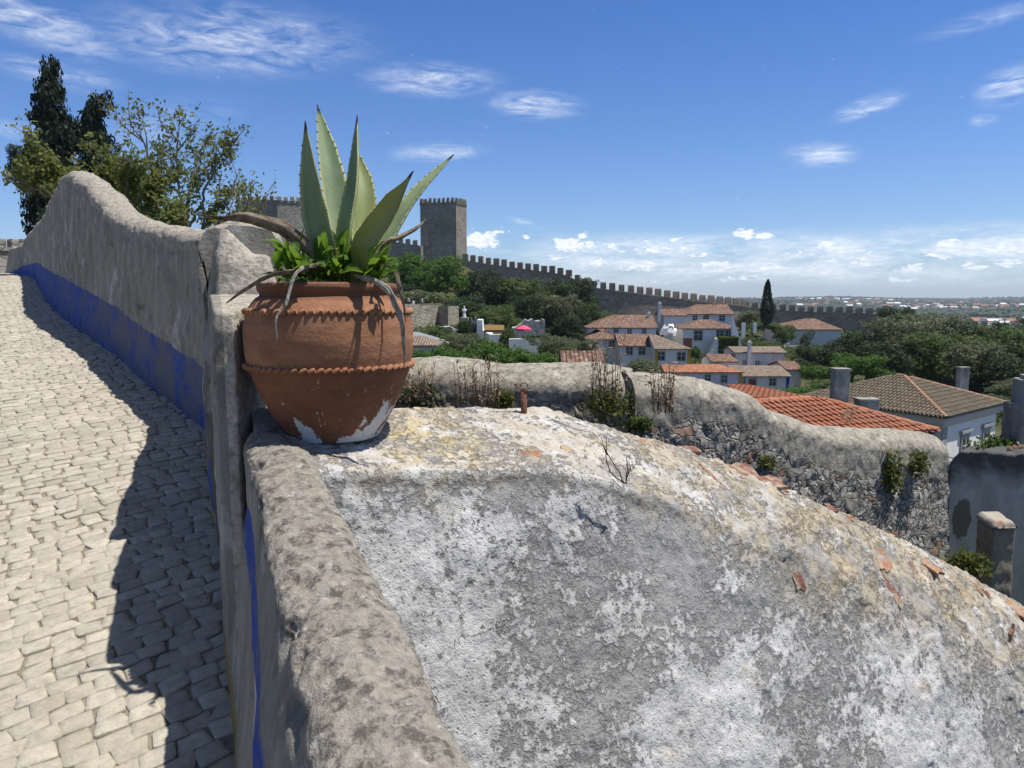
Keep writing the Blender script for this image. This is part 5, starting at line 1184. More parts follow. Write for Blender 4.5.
# ================================================================ near roofs in real barrel tiles
def tiled_face(A, B, C, D, pitch=.22, row=.36, seed=1, r=.055, mb=None):
    """eave A->B, ridge D->C (3D). returns a mesh of cover tiles and pans"""
    A, B, C, D = [np.array(v, float) for v in (A, B, C, D)]; u = B-A; L = np.linalg.norm(u); u /= L
    nrm = np.cross(u, (D+C)/2-A); nrm /= np.linalg.norm(nrm); v = np.cross(nrm, u)
    if nrm[2] < 0: nrm = -nrm
    ud, uc = np.dot(D-A, u), np.dot(C-A, u); vt = np.dot(D-A, v); mb = mb or MB(); rs = np.random.RandomState(seed)
    if vt < 0: v = -v; vt = -vt
    k = int(L/pitch)
    for i in range(k):
        uu = (i+.5)*L/k; top = vt
        if uu < ud: top = vt*uu/max(ud, 1e-6)
        elif uu > uc: top = vt*(L-uu)/max(L-uc, 1e-6)
        if top < .1: continue
        n_ = max(1, int(math.ceil(top/row)))
        for j in range(n_):
            v0 = j*row-.02; v1 = min((j+1)*row+.03, top+.02); tint = rs.beta(2,2); jit = rs.normal(0,.006); rad = r*rs.uniform(.94,1.06); V = []
            for vv, lift, rr in ((v0, .030, rad*1.06), (v1, .0, rad*.92)):
                for a in np.linspace(0, math.pi, 7): V.append(A+u*(uu+jit+math.cos(a)*rr*1.15)+v*vv+nrm*(lift+.03+math.sin(a)*rr))
            V.append(A+u*uu+v*v0+nrm*.02)
            mb.add(V, [(a, a+1, a+8, a+7) for a in range(6)]+[(a+1, a, 14) for a in range(6)], tint=tint)
            pw = L/k; V = []
            for vv, lift in ((v0, .018), (v1, -.006)):
                for x, z in ((-.5,.035),(-.28,.005),(0,-.008),(.28,.005),(.5,.035)): V.append(A+u*(uu+pw/2+x*pw*.9)+v*vv+nrm*(z+lift))
            mb.add(V, [(a, a+1, a+6, a+5) for a in range(4)], tint=max(0, tint-.25))
    return mb
def ridge(p, q, root, name='ridge', r=.09, seed=1, step=.38, m=None):
    p, q = np.array(p), np.array(q); L = np.linalg.norm(q-p); t = (q-p)/L; n_ = int(L/step); mb = MB(); rs = np.random.RandomState(seed); sd_ = np.cross(t, (0,0,1)); sd_ /= np.linalg.norm(sd_); up = np.cross(sd_, t)
    for i in range(n_):
        V = []
        for s, rr in ((i*step, r*1.08), ((i+1.12)*step, r*.92)):
            for a in np.linspace(-.3, math.pi+.3, 8): V.append(p+t*s+sd_*math.cos(a)*rr*1.1+up*(math.sin(a)*rr+.02))
        mb.add(V, [(a, a+1, a+9, a+8) for a in range(7)], tint=rs.uniform(0,1))
    obj(name, mb, m or M_TILER, root, world=True)
def solid_under(pts, drop, root, name, matl):
    pts = np.array(pts); k = len(pts); low = pts.copy(); low[:,2] -= drop; mb = MB(); mb.add(np.vstack([pts, low]), [tuple(range(k)), tuple(range(2*k-1,k-1,-1))]+[(i, i+k, (i+1)%k+k, (i+1)%k) for i in range(k)]); return obj(name, mb, matl, root, world=True)
# brown hipped house
Yb = 36.0
c0 = P(947, 418, Yb); zE = c0[2]
def at_z(px, z, Y0=30, Y1=90):
    """point on plane z with given column px"""
    lo, hi = Y0, Y1; a = None
    return None
def onplane(px, py, z): 
    a, b = ray(px, py); Y = z/b; return np.array((a*Y, Y, z))
cr = onplane(1008, 403, zE); cl_ = onplane(795, 397.5, zE)
cb = cl_+cr-c0; ctr = (cl_+cr)/2
print('brown house corners', c0, cr, cl_)
fl = c0-cl_; fl_L = np.linalg.norm(fl); fr = cr-c0; fr_L = np.linalg.norm(fr); ul = fl/fl_L
hipin = fr_L/2
zRg = None
R1 = (c0+cr)/2-ul*hipin; R2 = (cl_+cb)/2+ul*hipin
b_ = ray(929, 376)[1]; zR_ = b_*R1[1]; R1[2] = zR_; R2[2] = zR_
print('ridge z', zR_, 'eave', zE, 'R1 px', px_of(*R1), 'R2', px_of(*R2), fl_L, fr_L)
bh = empty('house', (ctr[0], ctr[1], zE-6.5), 0, 'big white house with broad mossy brown hipped roof and three grey chimneys', 'house'); bh['kind'] = 'thing'
def expand(pts, o): 
    pts = [np.array(p) for p in pts]; c = sum(pts)/len(pts); return [p+(p-c)/np.linalg.norm(p-c)*o for p in pts]
ec0, ecr, ecb, ecl = c0, cr, cb, cl_
mb = MB(); tiled_face(ecl, ec0, R1, R2, seed=1, mb=mb); tiled_face(ec0, ecr, R1, R1, seed=2, mb=mb); tiled_face(ecb, ecl, R2, R2, seed=3, mb=mb); tiled_face(ecr, ecb, R2, R1, seed=4, mb=mb)
rf = obj('roof', mb, M_TILEB, bh, world=True)
for a, b, s in ((ec0,R1,1),(ecr,R1,2),(R1,R2,3),(ecl,R2,4)): ridge(a, b, rf, 'ridge_tiles', seed=s, m=M_TILEB if s == 4 else M_TILER)
mb = MB(); mb.add([ec0, ecr, ecb, ecl, R1, R2], [(0,1,4),(1,2,5,4),(2,3,5),(3,0,4,5),(0,3,2,1)]); mb.v[0] = mb.v[0]-np.array((0,0,.06)); obj('roof_deck', mb, M_CHIM, rf, world=True)
ins = [c0+(ctr-c0)/np.linalg.norm(ctr-c0)*.55, cr+(ctr-cr)/np.linalg.norm(ctr-cr)*.55, cb+(ctr-cb)/np.linalg.norm(ctr-cb)*.55, cl_+(ctr-cl_)/np.linalg.norm(ctr-cl_)*.55]
wl = [p-np.array((0,0,.12)) for p in ins]; solid_under(wl, 6.6, bh, 'wall', M_WHITE)
cor = [p-np.array((0,0,.07)) for p in expand(ins, .32)]; solid_under(cor, .34, bh, 'cornice', M_BEIGE)
cor = [p-np.array((0,0,.41)) for p in expand(ins, .14)]; solid_under(cor, .16, bh, 'cornice_moulding', M_BEIGE)
# the left face is beige render, with grey quoins at the corner
def on_face(a, b, s, z, off): 
    d = b-a; L = np.linalg.norm(d[:2]); d = d/L; nn_ = np.array((d[1], -d[0], 0)); p = a+d*s+nn_*off; p[2] = z; return p, math.atan2(d[1], d[0])
a_, b_2 = ins[3], ins[0]
p, ang = on_face(a_, b_2, np.linalg.norm((b_2-a_)[:2])/2, zE-3.5, .012); mb = MB(); mb.box((0,0,0), (np.linalg.norm((b_2-a_)[:2])-.02, .05, 6.0)); mb.v[0] = mb.v[0]@np.array(Matrix.Rotation(ang,3,'Z')).T+p; obj('rendered_face', mb, M_BEIGE, bh, world=True)
def fbox(a, b, s, z, off, d, name, m, par_):
    p, ang = on_face(a, b, s, z, off); mb = MB(); mb.box((0,0,0), d); mb.v[0] = mb.v[0]@np.array(Matrix.Rotation(ang,3,'Z')).T+p; return obj(name, mb, m, par_, world=True)
a_, b_2 = ins[0], ins[1]
fbox(a_, b_2, .32, zE-3.6, .03, (.62,.06,6.1), 'quoin', M_GREYTRIM, bh)
LW = np.linalg.norm((b_2-a_)[:2])
for s in (LW*.40, LW*.80, LW*1.2-1.0):
    if s > LW-.6: continue
    zc = zE-2.15; wn_ = fbox(a_, b_2, s, zc, .05, (1.06,.08,1.65), 'window', M_GREYTRIM, bh); fbox(a_, b_2, s, zc-.02, .075, (.78,.06,1.38), 'pane', M_GLASS, wn_); fbox(a_, b_2, s, zc-.02, .10, (.05,.03,1.38), 'glazing_bar', M_FRAMEW, wn_); fbox(a_, b_2, s, zc+.3, .10, (.76,.03,.05), 'glazing_bar', M_FRAMEW, wn_)
    fbox(a_, b_2, s, zc+1.05, .09, (1.45,.18,.16), 'lintel', M_GREYTRIM, wn_); fbox(a_, b_2, s, zc+.9, .065, (1.2,.12,.14), 'lintel', M_GREYTRIM, wn_); fbox(a_, b_2, s, zc-.95, .09, (1.2,.18,.10), 'sill', M_GREYTRIM, wn_)
def chimney(px0, px1, y0, y1, Y, label, parent=None, capm=None, m=None, dep=None, name='chimney'):
    a = P(px0, y1, Y); w_ = (px1-px0)/F*Y; h_ = Zat(y0, Y)-a[2]; dep = dep or w_*.8; c = (a[0]+w_/2, Y+dep/2, a[2]); mb = MB()
    nb_ = 9; G = []
    mb.box((c[0], c[1], a[2]+h_/2-.3), (w_, dep, h_+.6)); mb.box((c[0], c[1], a[2]+h_-.03), (w_*1.14, dep*1.14, .09))
    if parent is None:
        o = solo(name, mb, m or M_CHIM, label, 'chimney'); return o
    return obj(name, mb, m or M_CHIM, parent, world=True)
ch = chimney(834.5, 849, 369, 398, 33, '', bh); 
chimney(860, 879, 399.5, 415, 32, '', bh)
chimney(959.5, 968.5, 367.5, 390, 44, '', bh)
for cx_ in (): pass
# orange roof, nearer
rgR = P(817, 398.7, 22.7); zr = rgR[2]; rgL = onplane(767, 401.5, zr); uo = (rgR-rgL); Lr = np.linalg.norm(uo); uo /= Lr; wo = np.array((uo[1], -uo[0], 0))
if wo[1] > 0: wo = -wo
e1 = onplane(938, 431.5, zr-.72); zo = e1[2]; al_ = np.dot(e1-rgR, uo); am = np.dot(e1-rgR, wo)
print('orange', 'along', al_, 'perp', am, rgL, rgR, e1)
rgL = rgR-uo*3.0; gL = rgL; fL = e1-uo*(al_+3.0); fL[2] = zo; bR = rgR+uo*al_-wo*am; bR[2] = zo; bL = bR-uo*(al_+3.0)
oh = empty('house', (Xat(840, 430, 20), 20, zo-5), 0, 'low house with bright orange barrel tiled roof just behind the rubble wall', 'house'); oh['kind'] = 'thing'
mb = MB(); tiled_face(fL, e1, rgR, gL, pitch=.21, row=.34, seed=11, mb=mb); tiled_face(e1, bR, rgR, rgR, pitch=.21, row=.34, seed=12, mb=mb); tiled_face(bR, bL, gL, rgR, pitch=.21, row=.34, seed=13, mb=mb)
rf = obj('roof', mb, M_TILEO, oh, world=True)
for a, b, s_ in ((gL, rgR, 5), (e1, rgR, 6), (bR, rgR, 7)): ridge(a, b, rf, 'ridge_tiles', .10, s_, m=M_TILEO)
mb = MB(); mb.add([fL, e1, bR, bL, rgR, gL], [(0,1,4,5),(1,2,4),(2,3,5,4),(3,0,5),(0,3,2,1)]); mb.v[0] = mb.v[0]-np.array((0,0,.06)); obj('roof_deck', mb, M_TILEO, rf, world=True)
A2, B2, C2, D2 = P(741, 399, 24), P(822, 401.5, 24.6), P(817, 398.2, 26), P(727, 385.5, 29)
mb = MB(); tiled_face(A2, B2, C2, D2, pitch=.21, row=.34, seed=19, mb=mb); up_ = obj('rear_roof', mb, M_TILEO, oh, world=True); mb = MB(); mb.add([A2, B2, C2, D2, A2-np.array((0,0,2)), B2-np.array((0,0,2)), C2-np.array((0,0,2)), D2-np.array((0,0,2))], [(0,1,2,3),(0,4,5,1),(1,5,6,2),(2,6,7,3),(3,7,4,0)]); mb.v[0] = mb.v[0]-np.array((0,0,.06)); obj('roof_deck', mb, M_TILEO, up_, world=True)
ctr = (fL+bR)/2; solid_under([p+(ctr-p)/np.linalg.norm(ctr-p)*.5-np.array((0,0,.12)) for p in (fL, e1, bR, bL)], 5, oh, 'wall', M_BEIGE)
# small orange roof low between the rubble wall and the blackened wall
a = P(940, 527, 9.5); b = P(962, 529, 9.2); c_ = P(962, 476, 12.2); d_ = P(940, 476, 12.5); lean = empty('lean_to', (a[0], a[1], a[2]-2), 0, 'narrow strip of orange tiled lean-to roof between the rubble wall and blackened wall', 'roof')
lean['kind'] = 'thing'; mb = MB(); tiled_face(a+np.array((-1.2,0,0)), b+np.array((.5,0,0)), c_+np.array((.5,0,0)), d_+np.array((-1.2,0,0)), .2, .32, 21, mb=mb); obj('tiles', mb, M_TILEO, lean, world=True)
solid_under([a+np.array((-1.2,0,-.05)), b+np.array((.5,0,-.05)), c_+np.array((.5,0,-.05)), d_+np.array((-1.2,0,-.05))], 2.2, lean, 'wall', M_WHITE, )
# blackened wall at the right edge with the stepped chimney and the small pier
def greywall():
    a = P(951, 452, 7.8); b = P(1100, 458, 6.6); n1, n2 = 160, 120; bot = -4.6; u = (b-a)[:2]; L = np.linalg.norm(u); u = u/L; nf = np.array((u[1], -u[0])); th = .35
    rows = []; tp = []; pt = []
    for q in np.linspace(0, 1, n2):
        S_ = np.linspace(0, L, n1); zt = a[2]+(b[2]-a[2])*S_/L; zt = zt-.10*np.clip(1-S_/.12, 0, 1)**2; z = bot+(zt-bot)*q; fr_ = zt-z
        rows.append(np.stack([a[0]+u[0]*S_, a[1]+u[1]*S_, z], 1)); tp.append(np.clip(1-fr_/.55, 0, 1)); 
        ptc = np.clip(1.2-np.hypot((S_-.17)/.12, (fr_-.72)/.30), 0, 1); pt.append(ptc)
    for q in np.linspace(0, 1, 12)[1:]:
        rows.append(np.stack([a[0]+u[0]*S_-nf[0]*th*q, a[1]+u[1]*S_-nf[1]*th*q, zt+.05*math.sin(math.pi*q)], 1)); tp.append(S_*0+1); pt.append(S_*0)
    rows.append(np.stack([a[0]+u[0]*S_-nf[0]*th, a[1]+u[1]*S_-nf[1]*th, zt*0+bot], 1)); tp.append(S_*0+.3); pt.append(S_*0)
    G = np.stack(rows, 1); G[...,0] -= 0; d = fbm(G, 3, 4, .5, 3)*.012+fbm(G, 14, 3, .5, 3)*.006+np.stack(tp,1)*fbm(G, 9, 3, .6, 8)*.02; G[...,0] += nf[0]*d; G[...,1] += nf[1]*d; G[...,2] += np.stack(tp,1)*fbm(G, 6, 3, .6, 9)*.03
    mb = MB(); mb.grid(G, top=np.stack(tp,1), patch=np.stack(pt,1)); m_ = G.shape[1]; row = G[0]; c = row.mean(0); mb.add(np.vstack([row, c[None]]), [(j+1, j, m_) for j in range(m_-1)]+[(0, m_-1, m_)], top=.5, patch=0)
    o = obj('courtyard_wall', mb, M_GREYW, None, True); tag(o, 'smooth grey blue plastered wall blackened along its top at the right edge', 'wall'); o['kind'] = 'thing'
greywall()
def pierbox(name, label, cat, px0, px1, pxl, y0, y1, Y, m, rough, cap=None, seed=1, dep=None):
    """front face px0..px1 at distance Y; pxl: left column of the receding left face"""
    A = P(px0, y0, Y); w_ = (px1-px0)/F*Y*1.0; dep = dep or w_*.9; lx_ = Xat(pxl, y0, Y+dep)
    zb_ = Zat(y1, Y)-.8
    bl = (lx_, Y+dep); ring = lambda z, s=0: [(A[0]+s, Y+s, z), (A[0]+w_-s, Y+s*.5, z), (A[0]+w_-s+(lx_-A[0]), Y+dep-s, z), (lx_+s, Y+dep-s, z)]
    G = rocky(name, [ring(zb_), ring(A[2]-.03), ring(A[2], .02)], m, rough, seed); mb = MB(); mb.grid(G)
    return mb
mb = pierbox('p', '', '', 994, 1018, 976, 527, 640, 4.55, M_PIER, .012, seed=5, dep=.22)
root = empty('brick_pier', (P(1000,600,4.6)[0], 4.6, -2.3), 0, 'small square rendered pier capped with a broken clay slab, on the sloping wall', 'pier'); root['kind'] = 'thing'
obj('shaft', mb, M_PIER, root, True, world=True)
mb = pierbox('c', '', '', 993, 1019, 975, 522, 527, 4.53, M_PIER, .010, seed=9, dep=.25)
V = mb.v[0]; zc = Zat(527.5, 4.53); V[:,2] = np.maximum(V[:,2], zc-.005); obj('cap_slab', mb, mat('worn_clay_slab', lambda n: {'c': n.mix(n.ramp(n.noise(9, 5, .7), .36, .46), (.36,.16,.10), (.36,.33,.27)), 'n': n.bump(n.noise(30, 5), .6, .01)}, .9, .1), root, True, world=True)
mb = MB(); a = P(1002, 450, 7.5)
def rbox(x0, x1, y0, y1, z0, z1, seed): return rocky('r', [[(x0,y0,z0),(x1,y0,z0),(x1,y1,z0),(x0,y1,z0)], [(x0,y0,z1),(x1,y0,z1),(x1,y1,z1),(x0,y1,z1)]], None, .02, seed)
Yc = 7.6; X_ = lambda px: Xat(px, 420, Yc); Z_ = lambda py: Zat(py, Yc, 1010)
for (p0, p1, r0, r1) in ((1021, 1095, 448, 405), (1029, 1088, 405, 381)):
    G = rbox(X_(p0), X_(p1), Yc, Yc+.32, Z_(r0)-.3, Z_(r1), 7+p0); mb.grid(G)
G = rbox(X_(1033), X_(1082), Yc+.03, Yc+.28, Z_(381)-.02, Z_(376.5), 99); mb.grid(G)
solo('chimney', mb, M_CHIM, 'thick stepped grey chimney at the right edge, above the blackened wall', 'chimney', True)
for k_, (px, py) in enumerate(((948.5, 461), (949, 472))):
    c = P(px, py, 7.9); mb = MB(); mb.tube([c+np.array((.05,0,.03)), c+np.array((-.02,-.01,.05)), c+np.array((-.05,-.02,.0)), c+np.array((-.02,-.02,-.05)), c+np.array((.07,0,-.05))], .007, 6)
    o = solo('iron_hook', mb, M_RUST, ('upper' if k_ == 0 else 'lower')+' small curved iron hook on the left edge of the blackened wall', 'hook', True)
tuft('wall_plant', 'straggly dark plant on top of the blackened wall at the foot of the chimney', 998, 446, 7.7, 26, 9, 650, .05, ML_MID, 61)
tuft('wall_plant', 'reddish dry plant on the blackened wall top at the right edge', 1018, 450, 7.4, 12, 5, 200, .04, ML_DRY, 62)
tuft('weed_clump', 'pinkish dry weeds standing on the orange roof behind the rubble wall', 849, 416, 18.6, 10, 9, 180, .05, ML_DRY, 63)
# ================================================================ trees
def quads(C, size, rs, up=.35, outward=None, aspect=.55):
    k = len(C); nrm = rs.normal(0,1,(k,3)); nrm[:,2] += up
    if outward is not None: nrm += outward*.9
    nrm /= np.linalg.norm(nrm, axis=1)[:,None]; a = np.cross(nrm, rs.normal(0,1,(k,3))); a /= np.linalg.norm(a, axis=1)[:,None]; b = np.cross(nrm, a)
    s = (size*rs.uniform(.6,1.4,k))[:,None]
    V = np.stack([C-a*s, C+b*s*aspect, C+a*s, C-b*s*aspect], 1)
    return V
def crown_mesh(name, lobes, nclump, per, leaf, seed, clump_r=.11, shell=.62, droop=0):
    """unit-ish crown: lobes = (x,y,z,rx,ry,rz); clumps sit near the lobes' surfaces so that light and dark masses form"""
    rs = np.random.RandomState(seed); cs = []; out = []
    lb = np.array(lobes); wgt = (lb[:,3]*lb[:,4]*lb[:,5])**.66; wgt /= wgt.sum()
    for i in range(nclump):
        l = lb[rs.choice(len(lb), p=wgt)]; d = rs.normal(0,1,3); d /= np.linalg.norm(d); r_ = rs.uniform(shell, 1.0)**.8*rs.uniform(.86,1.08)
        cs.append(l[:3]+d*l[3:]*r_); out.append(d)
    cs = np.array(cs); out = np.array(out); pts = np.repeat(cs, per, 0); od = np.repeat(out, per, 0); cr = np.repeat(clump_r*rs.uniform(.6,1.5,nclump), per)[:,None]
    off = rs.normal(0,1,(len(pts),3)); off /= np.linalg.norm(off, axis=1)[:,None]; off *= rs.uniform(.2,1,(len(pts),1))**.5; off[:,2] *= .7
    pts = pts+off*cr; pts[:,2] -= droop*rs.uniform(0,1,len(pts))
    V = quads(pts, leaf, rs, outward=od*.6+off*.6); tint = np.repeat(np.clip(np.repeat(rs.beta(2,2,nclump), per)+rs.normal(0,.14,len(pts)), 0, 1), 4)
    mb = MB(); k = len(pts); mb.add(V.reshape(-1,3), np.arange(4*k).reshape(-1,4).tolist(), tint=tint); return mb.mesh(name)
def trunk_mesh(h, r, seed, limbs=5, spread=.35):
    rs = np.random.RandomState(seed); mb = MB()
    C = np.array([(0,0,-.06),(rs.normal(0,.01),0,h*.5),(rs.normal(0,.02),rs.normal(0,.02),h),(rs.normal(0,.03),0,h*1.5)]); C = catmull(C, 9); mb.tube(C, np.linspace(r*1.25, r*.5, 9), 7)
    for k in range(limbs):
        a = 2*math.pi*(k+rs.uniform(0,.5))/limbs; p = C[4+k % 4]; e = p+np.array((math.cos(a)*spread, math.sin(a)*spread, rs.uniform(.15,.4))); m = (p+e)/2+np.array((0,0,-.02)); mb.tube(catmull([p, m, e], 6), np.linspace(r*.55, r*.15, 6), 5)
    return mb.mesh('trunk')
rs = np.random.RandomState(77)
def lob(n_, seed, rr=(.2,.32), zc=.62, flat_=.8, wid=.34, zs=.26):
    q = np.random.RandomState(seed); out = [(0,0,zc,.30,.30,.26)]
    for i in range(n_):
        a = 2*math.pi*i/n_+q.uniform(-.3,.3); d = wid*q.uniform(.5,1.05); r_ = q.uniform(*rr); out.append((math.cos(a)*d, math.sin(a)*d, zc+q.uniform(-zs,zs)*(.9), r_, r_, r_*flat_))
    return out
PROTO = {
 'round': crown_mesh('crown', lob(12, 1, (.17,.27), .54, .8, .32, .34), 330, 38, .0175, 1, .075),
 'broad': crown_mesh('crown', lob(14, 2, (.15,.25), .52, .75, .38, .34), 360, 36, .0175, 2, .072),
 'tall': crown_mesh('crown', lob(13, 3, (.14,.22), .52, 1.1, .24, .40), 330, 36, .0175, 3, .07),
 'loose': crown_mesh('crown', lob(13, 4, (.11,.19), .56, .8, .42, .30), 250, 26, .019, 4, .075, .3),
 'shrub': crown_mesh('crown', [(0,0,.40,.42,.42,.36),(.28,.1,.3,.25,.25,.26),(-.3,0,.32,.24,.24,.28),(.05,-.25,.3,.25,.25,.25),(.1,.2,.5,.2,.2,.24)], 150, 30, .030, 5, .11)}
TR = {k: trunk_mesh(.3, .028, i+3) for i, k in enumerate(PROTO)}
TR['shrub'] = trunk_mesh(.12, .03, 11, 6, .25)
for k, m in PROTO.items(): m.materials.append(ML_MID); m.name = 'crown_'+k
def tree(label, px, yt, yb, wpx, Y, proto, matl, cat='tree', name='tree', rz=None, group=None, sink=0):
    """px centre column, yt top row, yb foot row, wpx crown width in px"""
    b = P(px, yb, Y); h = Zat(yt, Y)-b[2]; w_ = wpx/F*Y
    root = empty(name, b, rnd.uniform(0,6.28) if rz is None else rz, label, cat, group)
    o = bpy.data.objects.new('crown' if proto != 'shrub' else 'foliage', PROTO[proto]); COL.objects.link(o); o.parent = root; o.scale = (w_*1.12, w_*1.12, h/.98)
    o.material_slots[0].link = 'OBJECT'; o.material_slots[0].material = matl
    t = bpy.data.objects.new('trunk' if proto != 'shrub' else 'stem', TR[proto]); COL.objects.link(t); t.parent = root; t.scale = (w_*.9, w_*.9, h)
    if not TR[proto].materials: TR[proto].materials.append(M_BARK)
    return root
B, G_, D_, O_ = ML_BRIGHT, ML_MID, ML_DARK, ML_OLIVE
T = [ # hillside left of centre
 ('dark tree on the castle slope, hidden behind the middle of the agave',352,262,312,46,150,'broad',D_),
 ('green tree on the castle slope, hidden behind the left of the pot',305,264,318,50,140,'round',G_),
 ('dark tree low on the slope directly behind the terracotta pot',330,286,335,56,110,'broad',D_),
 ('olive coloured tree low on the slope behind the right half of the pot',375,290,338,48,112,'round',O_),
 ('dark tree on the castle slope behind the pier and the pot rim',268,266,322,54,130,'round',D_),
 ('bright green round tree just right of the agave, left of its twin',408,245,312,52,150,'round',B),
 ('bright green round tree with visible trunk right below the square tower',437,249,306,58,145,'round',B),
 ('dark tree behind the bright round tree, below the end of the square tower',476,262,312,48,158,'tall',D_),
 ('dark broad tree below the first battlements right of the square tower',500,270,316,56,155,'broad',D_),
 ('tall dull green tree in the middle of the hillside wood',524,272,322,50,150,'round',G_),
 ('dark tree reaching the curtain wall top in the middle of the hill wood',549,277,316,48,155,'broad',D_),
 ('dark rounded tree at the right end of the hillside wood, touching the battlements',572,272,322,46,158,'round',D_),
('dark tree just below the curtain wall corner, touching the square tower foot',458,268,308,40,165,'broad',D_),
 ('dark tree high on the slope under the middle of the curtain wall',538,281,320,44,165,'round',D_),
 ('deep green tree under the curtain wall between two darker neighbours',512,279,318,40,162,'round',G_),
 ('dark green tree filling the dip left of the long white house',586,306,346,30,130,'round',D_),
 ('mid green tree on the hill just above the ochre awning',498,298,335,50,118,'broad',G_),
 ('green tree with clumped crown between the awning and the stone ruin',526,290,330,44,128,'round',D_),
 ('grey green tree directly behind the stone ruin',553,288,336,50,130,'round',O_),
 ('light green rounded tree at the right end of the hillside wood',581,296,342,34,132,'tall',G_),
 ('dark low tree beside the right end of the stone ruin',566,308,348,36,118,'broad',D_),
 ('very dark tree filling the gap behind the white figure',466,288,332,46,128,'broad',D_),
 ('dark low tree above the retaining wall behind the three people',402,276,308,46,140,'broad',D_),
 ('small dark tree at the wood edge left of the leftmost white house',592,292,340,20,135,'tall',D_),
 ('grey olive tree in front of the white house with the pyramid roof',578,333,365,40,80,'broad',O_),
 ('grey olive tree below the stone ruin, left of its neighbour olive',552,330,365,44,76,'loose',O_),
 ('grey green olive shrub standing left of the white terrace wall',462,330,358,44,70,'loose',O_),
 # garden terraces right of the houses
 ('dark olive tree below the lower battlements, left of the slim cypress',752,307,334,32,155,'round',O_),
 ('round green garden tree right of the slim cypress',783,322,346,22,138,'round',G_),
 ('thin pale tree in front of the lone white house on the right',806,328,352,12,132,'loose',O_),
 # big trees on the right
 ('dark tree at the left end of the big grove, beside the end of the battlements',896,300,350,34,150,'round',D_),
 ('tall grey olive coloured tree at the top of the big grove',927,301,372,88,125,'broad',O_),
 ('large grey green tree left of centre in the big grove',903,310,378,74,108,'round',O_),
 ('dark green tree on the left slope of the grove, right of the lone white house',862,326,372,44,112,'round',D_),
 ('bright green bushy tree above the two chimneys of the brown roof',852,348,384,60,88,'broad',B),
 ('dark crown low in the grove behind the brown roof ridge',888,334,388,60,92,'round',D_),
 ('broad mid green tree in the middle of the grove above the brown roof',940,324,392,78,92,'round',G_),
 ('dark tree right of centre at the top of the grove',968,312,386,68,108,'round',D_),
 ('grey green rounded tree above the right chimney of the brown roof',978,334,396,62,84,'round',O_),
 ('dull green tree in the right part of the grove',1003,317,390,70,104,'round',G_),
 ('dark dense tree low at the right edge of the grove',1004,344,402,60,80,'broad',D_),
 ('green tree cut by the right edge of the picture',1036,314,402,80,95,'round',G_),
 ('small dark tree right of the lone white house, nearer the chimneys',838,336,368,34,118,'round',D_),
 ('dark low tree at the left foot of the grove below the white house',818,340,372,44,108,'broad',D_),
 ('bright green rounded bush left of the grove, above the small end house',812,363,384,26,96,'round',B),
 ('olive tree beyond the brown roof at the right edge, half hidden by the chimney',1012,376,402,44,62,'loose',O_),
 ('dark tree standing outside the far wall at the top right of the grove',1050,310,350,60,160,'broad',D_)]
for t in T: tree(*t)
SHR = [
 ('dark shrub on the bank behind the white standing figure',468,298,316,34,113,'shrub',D_),
 ('dark shrub on the bank just right of the retaining wall end',455,296,312,28,117,'shrub',D_),
 ('green shrub on the bank above the narrow white building',486,306,324,30,109,'shrub',G_),
 ('dark shrub beside the steps left of the narrow white building',466,316,334,18,98,'shrub',D_),
 ('round grey green bush behind the rubble wall corner, before the white houses',643,354.5,376,34,60,'shrub',O_),
 ('bright green climber beside the door of the large white house',695.5,342,360,10,119,'shrub',B),
 ('green shrub on the terrace just right of the white gable',748,332,350,20,126,'shrub',G_),
 ('low green shrub on the terrace left of the arched white wall',766,338,352,26,122,'shrub',G_),
 ('green hedge line along the top terrace left of the slim cypress',764,319,330,30,140,'shrub',G_),
 ('low bright shrub in front of the ruined white house wall',729,372,380,14,90,'shrub',B),
 ('small green bush on the near side of the lilac house wall',690,376,386,14,80,'shrub',B),
 ('low green hedge in front of the low white house with the dark door',800,385,398,50,80,'shrub',B),
 ('green hedge strip below the small end house, beside the grove',830,376,392,46,84,'shrub',G_),
 ('leafy green bush directly above the level wall, nearest the pot',416,344,372,34,44,'shrub',B),
 ('leafy green bush above the level wall, left of its centre',446,340,372,46,46,'shrub',B),
 ('tall leafy green bush with reddish weeds above the level wall',484,334,372,48,48,'shrub',B),
 ('bright leafy bush below the white terrace wall',516,341,372,44,46,'shrub',B),
 ('leafy green bush left of the mottled tile roof, above the level wall',546,347,372,36,44,'shrub',B),
 ('green shrub at the foot of the stone retaining wall behind the car',441,321,342,28,95,'shrub',G_),
 ('green bush growing up beside the ochre awning post',507,321,346,14,90,'shrub',G_),
 ('overgrown dry shrub on the bank above the retaining wall',416,286,306,50,126,'shrub',O_),
 ('pale shrub below the right chimney of the brown roof, at the edge of the meadow',990,390,408,30,58,'shrub',O_)]
for s in SHR: tree(*s, cat='shrub', name='shrub')
def box_hedge():
    r = np.random.RandomState(5); a = P(718, 353, 121); w_ = 20/F*121; h_ = Zat(337.5, 121)-a[2]; k = 7000; q = r.uniform(0,1,(k,3)); ax = r.randint(0,3,k); q[np.arange(k), ax] = np.where(r.rand(k) < .5, 0, 1); q[:,1] = np.where(ax == 1, q[:,1], q[:,1]); C = q*np.array((w_, 2.2, h_))+r.normal(0,.06,(k,3)); V = quads(C, .13, r); mb = MB(); mb.add(V.reshape(-1,3), np.arange(4*k).reshape(-1,4).tolist(), tint=np.repeat(r.uniform(0,1,k),4))
    mb.box((w_/2,1.1,h_/2), (w_*.94,2.1,h_*.96), tint=0); o = obj('box_hedge', mb, ML_MID, None, loc=a); tag(o, 'dense clipped dark green hedge block below the dark porch', 'hedge')
box_hedge()
